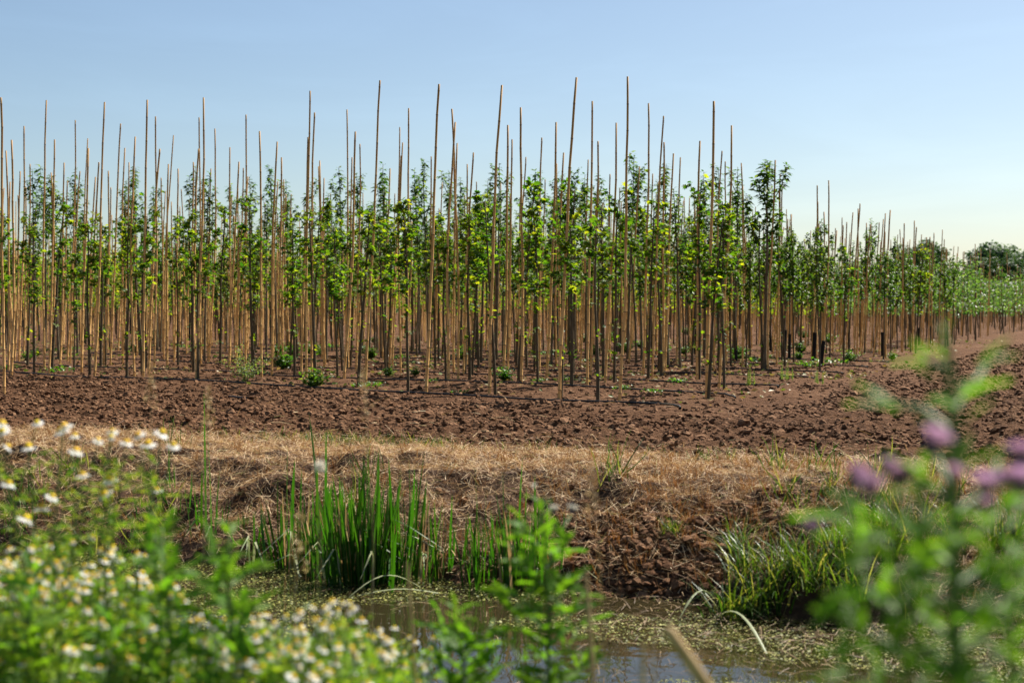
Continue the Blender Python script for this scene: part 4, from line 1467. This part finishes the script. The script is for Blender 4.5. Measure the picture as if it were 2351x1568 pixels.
# tall plants whose white heads stand against the far bank
tall = [([(85, 970), (65, 1025), (5, 973), (5, 990), (18, 1025)], 3.4, "tall mayweed at the left edge, heads against the soil strip"),
        ([(148, 978), (172, 1000), (140, 990), (175, 1035)], 3.35, "tall mayweed second from the left edge, three heads in steps"),
        ([(255, 1003), (258, 990), (290, 1015), (225, 1010)], 3.3, "tall mayweed with two large overlapping white heads"),
        ([(318, 998), (340, 1018), (372, 993), (398, 1022)], 3.25, "tall mayweed with the broadest white head, beside thin reed blades"),
        ([(253, 1100), (240, 1133), (95, 1165), (360, 1125)], 3.3, "mayweed with small fading heads below the tall white ones"),
        ([(20, 1110), (120, 1140), (60, 1190), (190, 1090)], 3.1, "leafy mayweed at the left edge below the tall heads")]
for tips_, d, lab in tall:
    pts = [D(px, py, d + R.normal(0, 0.06)) for px, py in tips_]
    c = np.mean(pts, axis=0)
    mayweed(near_base(c + [R.normal(0, 0.05), 0, 0]), pts, lab, "tall mayweeds at the left", 80, 1.2, 0.055)
# the dense flowering mass at the lower left
cl = []
for k in range(420):
    px, py = R.uniform(-30, 930), R.uniform(1230, 1600)
    top = np.interp(px, [0, 130, 280, 360, 450, 560, 760, 900, 940], [1265, 1245, 1250, 1300, 1420, 1430, 1385, 1440, 1480])
    if py < top + 10 or any(abs(px - a) < 38 and abs(py - b_) < 32 for a, b_ in cl):
        continue
    cl.append((px, py))
for k, (px, py) in enumerate(cl):
    d = R.uniform(2.75, 3.5) - 0.0012 * (py - 1250)
    top = np.interp(px, [0, 130, 280, 360, 450, 560, 760, 900, 940], [1265, 1245, 1250, 1300, 1420, 1430, 1385, 1440, 1480])
    pts = []
    for j in range(R.integers(8, 13)):
        qx, qy = px + R.normal(0, 55), py + R.normal(0, 34)
        qy = max(qy, np.interp(qx, [0, 130, 280, 360, 450, 560, 760, 900, 940], [1240, 1225, 1230, 1275, 1400, 1410, 1365, 1420, 1460]) + R.uniform(0, 25))
        pts.append(D(qx, qy, d + R.normal(0, 0.05)))
    mayweed(near_base(np.mean(pts, axis=0)), pts, "flowering mayweed in the dense patch in the lower left corner" if px < 480 else "flowering mayweed in the dense patch at the bottom beside open water",
            "mayweeds of the left patch" if px < 480 else "mayweeds of the bottom patch", 110, 0.72, 0.055, 0.52)


# leafy plants: thistles near the lens
def thistle_leaf(seed):
    r_ = np.random.default_rng(seed)
    t = np.linspace(0, 1, 9)
    wv = 0.115 * np.sin(np.clip(t * 1.02 + 0.06, 0, 1) * math.pi) ** 0.7 * (1 + 0.4 * np.where(np.arange(9) % 2 == 0, 1, -1))
    wv[0], wv[-1] = 0.04, 0.0
    dz = -0.25 * t ** 2 + r_.normal(0, 0.012, 9)
    v = []
    for i in range(9):
        v += [(-wv[i], t[i] + 0.03 * (i % 2), dz[i] + 0.05 + r_.normal(0, 0.02)), (0, t[i], dz[i]), (wv[i], t[i] + 0.03 * (i % 2), dz[i] + 0.05 + r_.normal(0, 0.02))]
    f = [(i * 3 + k, i * 3 + k + 1, i * 3 + 4 + k, i * 3 + 3 + k) for i in range(8) for k in (0, 1)]
    return Geo().add(v, f).mesh("leaf", M["thistle"], True)


TL = [thistle_leaf(1000 + i) for i in range(5)]


def head_meshes():
    g = Geo()
    v, f = [], []
    rows = [(0.002, -0.012), (0.0062, -0.009), (0.0078, -0.004), (0.0066, 0.002), (0.005, 0.005)]
    an = np.arange(9) * 2 * math.pi / 9
    v = [(r * math.cos(a), r * math.sin(a), z) for r, z in rows for a in an]
    f = [(r * 9 + k, r * 9 + (k + 1) % 9, r * 9 + 9 + (k + 1) % 9, r * 9 + 9 + k) for r in range(4) for k in range(9)]
    g.add(v, f)
    d_ = unit_rand(40, 0.0, 0.9)
    stamp(g, [(-.13, 0, 0), (.13, 0, 0), (0, 1, 0)], [[(0, 1, 2)]], d_ * [0.007, 0.007, 0.004] - [0, 0, 0.006], d_ + [0, 0, .8], unit_rand(40), 0.008)
    bulb = g.mesh("flower_head", M["bract"])
    g = Geo()
    d_ = unit_rand(90, 0.35, 1)
    stamp(g, [(-.05, 0, 0), (.05, 0, 0), (.09, 1, 0), (-.09, 1, 0)], [[(0, 1, 2, 3)]], d_ * [0.004, 0.004, 0] + [0, 0, 0.003], d_ + [0, 0, 0.35], unit_rand(90), R.uniform(0.012, 0.017, 90))
    return bulb, g.mesh("florets", M["pink"])


HB, HF = head_meshes()
HFL = HF.copy()
HFL.materials.clear()
HFL.materials.append(M["fluff"])


def thistle(label, d, stem, leaves, heads=(), r=0.004, sub=(), fluffy=False, cat="thistle"):
    pts = np.array([D(px, py, d) for px, py in stem])
    foot = near_base(pts[0])
    root = empty("thistle_plant", foot, label, cat)
    g = Geo()
    c = np.concatenate([[foot], pts])
    tube(g, c - foot, np.linspace(r * 1.3, r * 0.5, len(c)), 6)
    for br in sub:
        bp = np.array([D(px, py, d + 0.03 * i) for i, (px, py) in enumerate(br)])
        tube(g, bp - foot, np.linspace(r * 0.7, r * 0.35, len(bp)), 5)
    obj("stem", g.mesh("stem", M["stem"], True), root)
    from mathutils import Matrix
    for (px, py, ang, L) in leaves:                 # ang: which way the leaf points, anticlockwise from right
        p_ = D(px, py, d + R.normal(0, 0.03))
        dy = R.normal(0, 0.6)
        Y = Vector((math.cos(ang), dy, math.sin(ang))).normalized()
        Z = Vector((R.normal(0, 0.6), R.normal(-0.3, 0.6), 1.0))
        X = Y.cross(Z).normalized()
        Z = X.cross(Y)
        o = obj("leaf", TL[R.integers(5)], root)
        o.matrix_local = Matrix.Translation(Vector(p_ - foot)) @ Matrix((X, Y, Z)).transposed().to_4x4() @ Matrix.Diagonal((L * R.uniform(0.8, 1.3), L, L, 1))
    for (px, py, s) in heads:
        h = obj("flower_head", HB, root, D(px, py, d - 0.07 + R.normal(0, 0.02)) - foot)
        h.rotation_euler = (R.normal(0, 0.25), R.normal(0, 0.25), R.uniform(0, 6))
        h.scale = (s * 0.72,) * 3
        obj("florets", HFL if fluffy else HF, h)
    return root


def leafing(x0, y0, x1, y1, n_, half0, half1, L0, L1):
    """leaves up one stem: each springs from the stem itself and reaches out and up"""
    out_ = []
    for k in range(n_):
        t = (k + R.uniform(0, 1)) / n_
        a = R.uniform(0.15, 1.35) if k % 2 else math.pi - R.uniform(0.15, 1.35)
        out_.append((x0 + (x1 - x0) * t + R.normal(0, 2), y0 + (y1 - y0) * t, a, (L0 + (L1 - L0) * t) * R.uniform(0.55, 1.15)))
    return out_


def side_shoots(x0, y0, x1, y1, nb, half0, half1, nl, L):
    """side branches off a stem given in the photo's pixels, with their leaves"""
    br, lv = [], []
    for k in range(nb):
        t = (k + R.uniform(0.2, 0.8)) / nb
        sd = 1 if k % 2 else -1
        w_ = (half0 + (half1 - half0) * t) * R.uniform(0.6, 1.1)
        bx, by = x0 + (x1 - x0) * t, y0 + (y1 - y0) * t
        ex, ey = bx + sd * w_, by - w_ * R.uniform(0.7, 1.5)
        mx_, my = bx + sd * w_ * 0.6, by - w_ * 0.4
        br.append(((bx, by), (mx_, my), (ex, ey)))
        for j in range(nl):
            q_ = R.uniform(0.2, 1.0)
            px = (1 - q_) ** 2 * bx + 2 * q_ * (1 - q_) * mx_ + q_ * q_ * ex
            py = (1 - q_) ** 2 * by + 2 * q_ * (1 - q_) * my + q_ * q_ * ey
            a = math.pi / 2 - sd * 0.5 + R.uniform(-1.2, 1.2)
            lv.append((px, py, a, L * R.uniform(0.5, 1.1)))
    return br, lv


SH = [side_shoots(1250, 1250, 1260, 1620, 10, 45, 120, 7, 0.07), side_shoots(1050, 1460, 1065, 1640, 6, 40, 80, 7, 0.07), side_shoots(370, 1280, 385, 1630, 8, 30, 60, 6, 0.07),
      side_shoots(525, 1290, 545, 1630, 8, 40, 75, 6, 0.07), side_shoots(2186, 1130, 2195, 1640, 13, 90, 190, 5, 0.042), side_shoots(2052, 1260, 2078, 1640, 11, 90, 200, 5, 0.044),
      side_shoots(2312, 1200, 2328, 1640, 9, 80, 150, 5, 0.044)]
thistle("pale green young thistle rising from the bottom centre, buds on top", 2.8, [(1255, 1640), (1262, 1450), (1250, 1280), (1247, 1180), (1250, 1140)],
        leafing(1250, 1150, 1258, 1600, 60, 22, 95, 0.04, 0.09) + SH[0][1] + [(1262, 1275, 0.25, 0.10), (1240, 1330, 2.7, 0.08)], [(1272, 1172, 0.8), (1312, 1172, 0.9), (1225, 1118, 0.5)], 0.004,
        [((1258, 1300), (1290, 1220), (1310, 1180)), ((1258, 1400), (1325, 1340), (1345, 1300))] + SH[0][0], True)
thistle("low leafy thistle at the bottom, left of the pale central thistle", 2.8, [(1065, 1640), (1062, 1500), (1050, 1400)], leafing(1050, 1385, 1065, 1620, 36, 20, 90, 0.045, 0.085) + SH[1][1], (), 0.004,
        [((1062, 1520), (1120, 1450), (1135, 1420))] + SH[1][0])
thistle("green thistle stem at the bottom between the two flower patches", 2.5, [(380, 1640), (392, 1480), (380, 1330), (370, 1210)], leafing(370, 1190, 385, 1620, 40, 20, 60, 0.045, 0.08) + SH[2][1], (), 0.005, SH[2][0])
thistle("branching thistle stem standing over the water at the lower left", 2.5, [(545, 1640), (540, 1480), (520, 1330), (530, 1200)], leafing(525, 1195, 545, 1620, 40, 22, 60, 0.045, 0.08) + SH[3][1], (), 0.005,
        [((545, 1520), (600, 1470), (660, 1420), (715, 1385))] + SH[3][0])
thistle("dark leafy thistle at the left edge within the flower patch", 2.6, [(70, 1640), (65, 1450), (80, 1330)], leafing(75, 1300, 70, 1620, 34, 30, 75, 0.06, 0.1), (), 0.005)
thistle("thistle leaves low in the flower patch at the bottom", 2.5, [(250, 1640), (255, 1520), (260, 1440)], leafing(255, 1420, 250, 1620, 24, 40, 80, 0.06, 0.1), (), 0.004)
# the blurred purple thistles at the right, very near the lens
thistle("large blurred thistle at the right with pink heads and tall leafy tip", 1.28, [(2195, 1660), (2192, 1400), (2190, 1150), (2186, 950), (2178, 820), (2158, 745)],
        [(2178, 830, 2.4, 0.034), (2165, 800, 1.75, 0.034), (2168, 790, 1.3, 0.03), (2195, 935, 2.6, 0.05), (2250, 840, 0.9, 0.04), (2262, 835, 0.4, 0.034), (2200, 905, 0.35, 0.06), (2128, 838, 2.9, 0.034), (2120, 830, 2.0, 0.03), (2060, 945, 2.3, 0.045), (2040, 935, 2.9, 0.04), (2210, 915, 0.7, 0.05),
         (2190, 1075, 1.0, 0.045), (2230, 1060, 0.6, 0.035), (2150, 870, 2.5, 0.024), (2205, 985, 0.9, 0.04), (2180, 1010, 2.4, 0.035)] + leafing(2185, 1050, 2195, 1640, 24, 30, 130, 0.03, 0.055) + SH[4][1],
        [(2142, 1020, 1.25), (2262, 1118, 1.0), (2190, 1090, 0.7)], 0.0055,
        [((2190, 1000), (2120, 940), (2060, 930), (2020, 920)), ((2186, 950), (2230, 890), (2270, 830)), ((2180, 850), (2130, 830), (2112, 815)), ((2190, 1150), (2165, 1080), (2143, 1030)), ((2190, 1200), (2240, 1150), (2262, 1125))] + SH[4][0])
thistle("blurred thistle in front of the grassy bulge, cluster of pink heads", 1.32, [(2080, 1660), (2070, 1450), (2050, 1280), (2055, 1130)],
        leafing(2055, 1180, 2080, 1640, 22, 50, 160, 0.03, 0.055) + SH[5][1] + [(1930, 1190, 3.0, 0.05), (1965, 1185, 2.9, 0.05), (1990, 1330, 3.6, 0.07), (2060, 1240, 2.8, 0.06), (1930, 1420, 5.6, 0.07)],
        [(1965, 1102, 1.1), (1998, 1122, 1.0), (2060, 1100, 1.0), (2035, 1075, 0.8), (2085, 1085, 0.8), (1862, 1215, 0.7)], 0.003,
        [((2052, 1200), (2010, 1150), (1998, 1128)), ((2010, 1150), (1975, 1120), (1966, 1108)), ((2050, 1180), (2060, 1110)), ((2050, 1260), (1950, 1200), (1880, 1190), (1863, 1218))] + SH[5][0])
thistle("blurred thistle cut off by the right edge, purple heads", 1.3, [(2330, 1660), (2325, 1450), (2310, 1250), (2320, 1120)],
        leafing(2315, 1140, 2330, 1640, 20, 40, 120, 0.03, 0.055) + SH[6][1], [(2342, 1050, 1.1), (2343, 1108, 1.1), (2300, 1100, 0.7), (2270, 1160, 0.6)], 0.003, [((2315, 1200), (2335, 1120), (2343, 1060))] + SH[6][0])

# a broken dry stalk and grass stalks near the lens
for (ax, ay, bx, by, d, r, lab) in ((1530, 1440, 1640, 1600, 1.9, 0.009, "thick blurred tan broken stalk at the bottom over the water"), (1478, 1470, 1476, 1560, 1.9, 0.0035, "thin brown stalk tip left of the thick tan stalk"),
                                    (1500, 1460, 1502, 1640, 2.2, 0.002, "thin pale stem just behind the thick tan stalk"), (1345, 1310, 1368, 1640, 2.6, 0.004, "brown dry stem right of the central thistle"),
                                    (935, 1290, 960, 1640, 2.9, 0.003, "pinkish brown dry stem in front of the reeds")):
    a, b_ = D(ax, ay, d), D(bx, by, d)
    e = near_base(b_)
    g = Geo()
    tube(g, np.array([a, a + (b_ - a) * 0.06, a + (b_ - a) * 0.5, b_, e]), [r * 0.55, r * 0.9, r * 1.05, r, r], 9)
    tag(obj("dry_stalk", g.mesh("dry_stalk", M["drystem"], True)), lab, "dry stalk", "dry stalks near the lens")
for k, (tx, ty, d, lab) in enumerate(((835, 840, 3.6, "pale grass stalk with seed head before a front stake"), (478, 890, 3.6, "fine pale grass seed head above the slender reeds"), (345, 830, 3.8, "faint grass stalk tallest at the left"),
                                      (690, 1180, 3.2, "bowed grass stalk with fluffy tip before the reeds"), (735, 1070, 3.0, "grey fluffy seed head on a thin stem before the reeds"), (1360, 1060, 2.8, "fine branching grass stalk above the central thistle"))):
    tip = D(tx, ty, d)
    ft = near_base(tip + [R.normal(0, 0.05), 0, 0])
    root = empty("grass_stalk", ft, lab, "grass stalk", "grass stalks near the lens")
    g = Geo()
    m_ = (tip + ft) / 2 - ft + np.array([0.02, 0, 0])
    tube(g, [np.zeros(3), m_, tip - ft], [0.0016, 0.0013, 0.0007], 4)
    obj("stem", g.mesh("stem", M["drystem"]), root)
    g = Geo()
    if k == 4:
        d_ = unit_rand(160)
        stamp(g, [(-.06, 0, 0), (.06, 0, 0), (0, 1, 0)], [[(0, 1, 2)]], np.tile(tip - ft, (160, 1)), d_, unit_rand(160), 0.017)
    else:
        t = R.random(60)
        pos = (tip - ft)[None] + np.array([0, 0, -0.12])[None] * t[:, None] + R.normal(0, 0.012, (60, 3)) * t[:, None]
        stamp(g, LANCE[0], LANCE[1], pos, unit_rand(60, 0.2, 1), unit_rand(60), 0.012)
    tag(obj("seed_head", g.mesh("seed_head", M["fluff"] if k == 4 else M["straw"]), root), kind="stuff")


# ------------------------------------------------------------------ trees and barn far behind
def far_tree(seed, H, Wd, mat, lobes):
    r_ = np.random.default_rng(seed)
    g, gl = Geo(), Geo()
    tube(g, [[0, 0, 0], [0.1, 0, H * 0.3], [0, 0.1, H * 0.7]], [0.35, 0.28, 0.1], 8)
    for k in range(7):
        a = r_.uniform(0, 6.28)
        s = np.array([0, 0, H * r_.uniform(0.2, 0.5)])
        e = s + np.array([math.cos(a) * Wd * 0.3, math.sin(a) * Wd * 0.3, H * 0.28])
        tube(g, [s, (s + e) / 2, e], [0.16, 0.1, 0.04], 5)
    for k in range(lobes):
        zt = r_.uniform(0.2, 0.93)
        wmax = Wd * 0.5 * math.sin(min(1, zt * 1.02) * math.pi) ** 0.55
        a, rr = r_.uniform(0, 6.28), wmax * math.sqrt(r_.uniform(0.1, 1)) * 0.85
        c = np.array([rr * math.cos(a), rr * math.sin(a), H * zt])
        lr = Wd * r_.uniform(0.09, 0.17)
        m_ = 170
        d_ = unit_rand(m_, -0.5, 1)
        pos = c + d_ * lr * (r_.uniform(0.55, 1.05, m_) ** 0.6)[:, None] * [1, 1, 0.9]
        stamp(gl, CARD[0], CARD[1], pos, unit_rand(m_, -0.7, 0.7), d_ + unit_rand(m_) * 0.6, r_.uniform(0.25, 0.55, m_))
    return g.mesh("trunk", M["bark_dark"], True), gl.mesh("crown", mat)


FT = [far_tree(1100, 10, 9, M["farblue"], 60), far_tree(1101, 10, 10, M["far"], 60), far_tree(1102, 10, 7, M["farblue"], 45)]
ft = [(2120, 556, 230, 0, 1.15, "rounded dark tree showing beyond the right rows, left of the gap"), (2072, 590, 240, 2, 0.9, "narrower tree adjoining that rounded dark tree's left side"), (2165, 622, 215, 1, 0.55, "small low tree at the right foot of the rounded dark tree"),
      (2292, 560, 260, 0, 1.35, "tall blue green tree highest at the right edge of the field"), (2250, 592, 250, 2, 0.85, "blue green tree sloping down left of the tallest far tree"), (2285, 598, 190, 1, 0.75, "dark round crown in front of the tallest far tree"),
      (2345, 600, 190, 1, 0.85, "dark far tree cut by the picture's right edge"), (2352, 575, 255, 0, 1.0, "pale far tree behind the dark one at the right edge"), (2205, 626, 240, 2, 0.5, "low far bush between the two tree groups"), (2180, 632, 260, 1, 0.5, None),
      (770, 542, 260, 2, 1.0, "far tree glimpsed through the gap left of the middle"), (755, 565, 270, 0, 0.8, None), (1010, 548, 260, 0, 0.9, None), (1095, 552, 265, 1, 0.8, None), (1060, 575, 260, 2, 0.8, None), (1260, 580, 265, 0, 0.8, None), (1400, 575, 260, 1, 0.8, None),
      (600, 580, 265, 0, 0.8, None), (420, 590, 260, 2, 0.7, None), (230, 588, 270, 0, 0.9, None), (60, 585, 265, 1, 0.9, None), (900, 585, 265, 1, 0.8, None), (1560, 592, 265, 0, 0.8, None), (1700, 600, 265, 2, 0.7, None), (1860, 605, 265, 0, 0.7, None), (1960, 612, 260, 1, 0.7, None)]
for px, py, d, k, wf, lab in ft:
    c = D(px, py, d)
    root = empty("far_tree", (c[0], c[1], 0), lab or "distant dark tree mostly hidden behind the nursery rows", "tree", "trees beyond the field", R.uniform(0, 6.28))
    h = c[2] / 9.9
    root.scale = (wf * 1.15, wf * 1.15, h)
    obj("trunk", FT[k][0], root)
    obj("crown", FT[k][1], root)

c = D(2385, 668, 140)
root = empty("barn", (c[0], c[1], 0), "low barn with grey corrugated roof at the right edge", "barn", None, -0.1)
g = Geo()
x0, x1, ye, yr, ze, zr = -5.2, 9, -4, 2, 2.0, 3.2
xs = np.arange(x0, x1, 0.125)
zc = 0.04 * np.sin(np.arange(len(xs)) * math.pi / 2)
fr = np.stack([xs, np.full_like(xs, ye), ze + zc], -1)
rd = np.stack([xs, np.full_like(xs, yr), zr + zc], -1)
bk = np.stack([xs, np.full_like(xs, 8), ze + zc], -1)
m_ = len(xs)
g.add(np.concatenate([fr, rd, bk]), [(i, i + 1, m_ + i + 1, m_ + i) for i in range(m_ - 1)] + [(m_ + i, m_ + i + 1, 2 * m_ + i + 1, 2 * m_ + i) for i in range(m_ - 1)])
obj("roof", g.mesh("roof", M["roof"]), root)
g = Geo()
bx = [(-5, -3.7), (8.8, -3.7), (8.8, 7.7), (-5, 7.7)]
g.add([(a, b_, z) for z in (0, 1.98) for a, b_ in bx] + [(-5, 2, 3.1), (8.8, 2, 3.1)], [(0, 1, 5, 4), (1, 2, 6, 5), (2, 3, 7, 6), (3, 0, 4, 7)])
g.f.append((np.array([(4, 7, 8), (6, 5, 9)]), 0))
obj("wall", g.mesh("wall", M["wall"]), root)
g = Geo()
g.add([(1, -3.76, 0), (3.6, -3.76, 0), (3.6, -3.76, 1.8), (1, -3.76, 1.8), (1, -3.7, 0), (3.6, -3.7, 0), (3.6, -3.7, 1.8), (1, -3.7, 1.8)],
      [(0, 1, 2, 3), (1, 5, 6, 2), (3, 2, 6, 7), (0, 3, 7, 4)])
obj("door", g.mesh("door", M["guard"]), root)
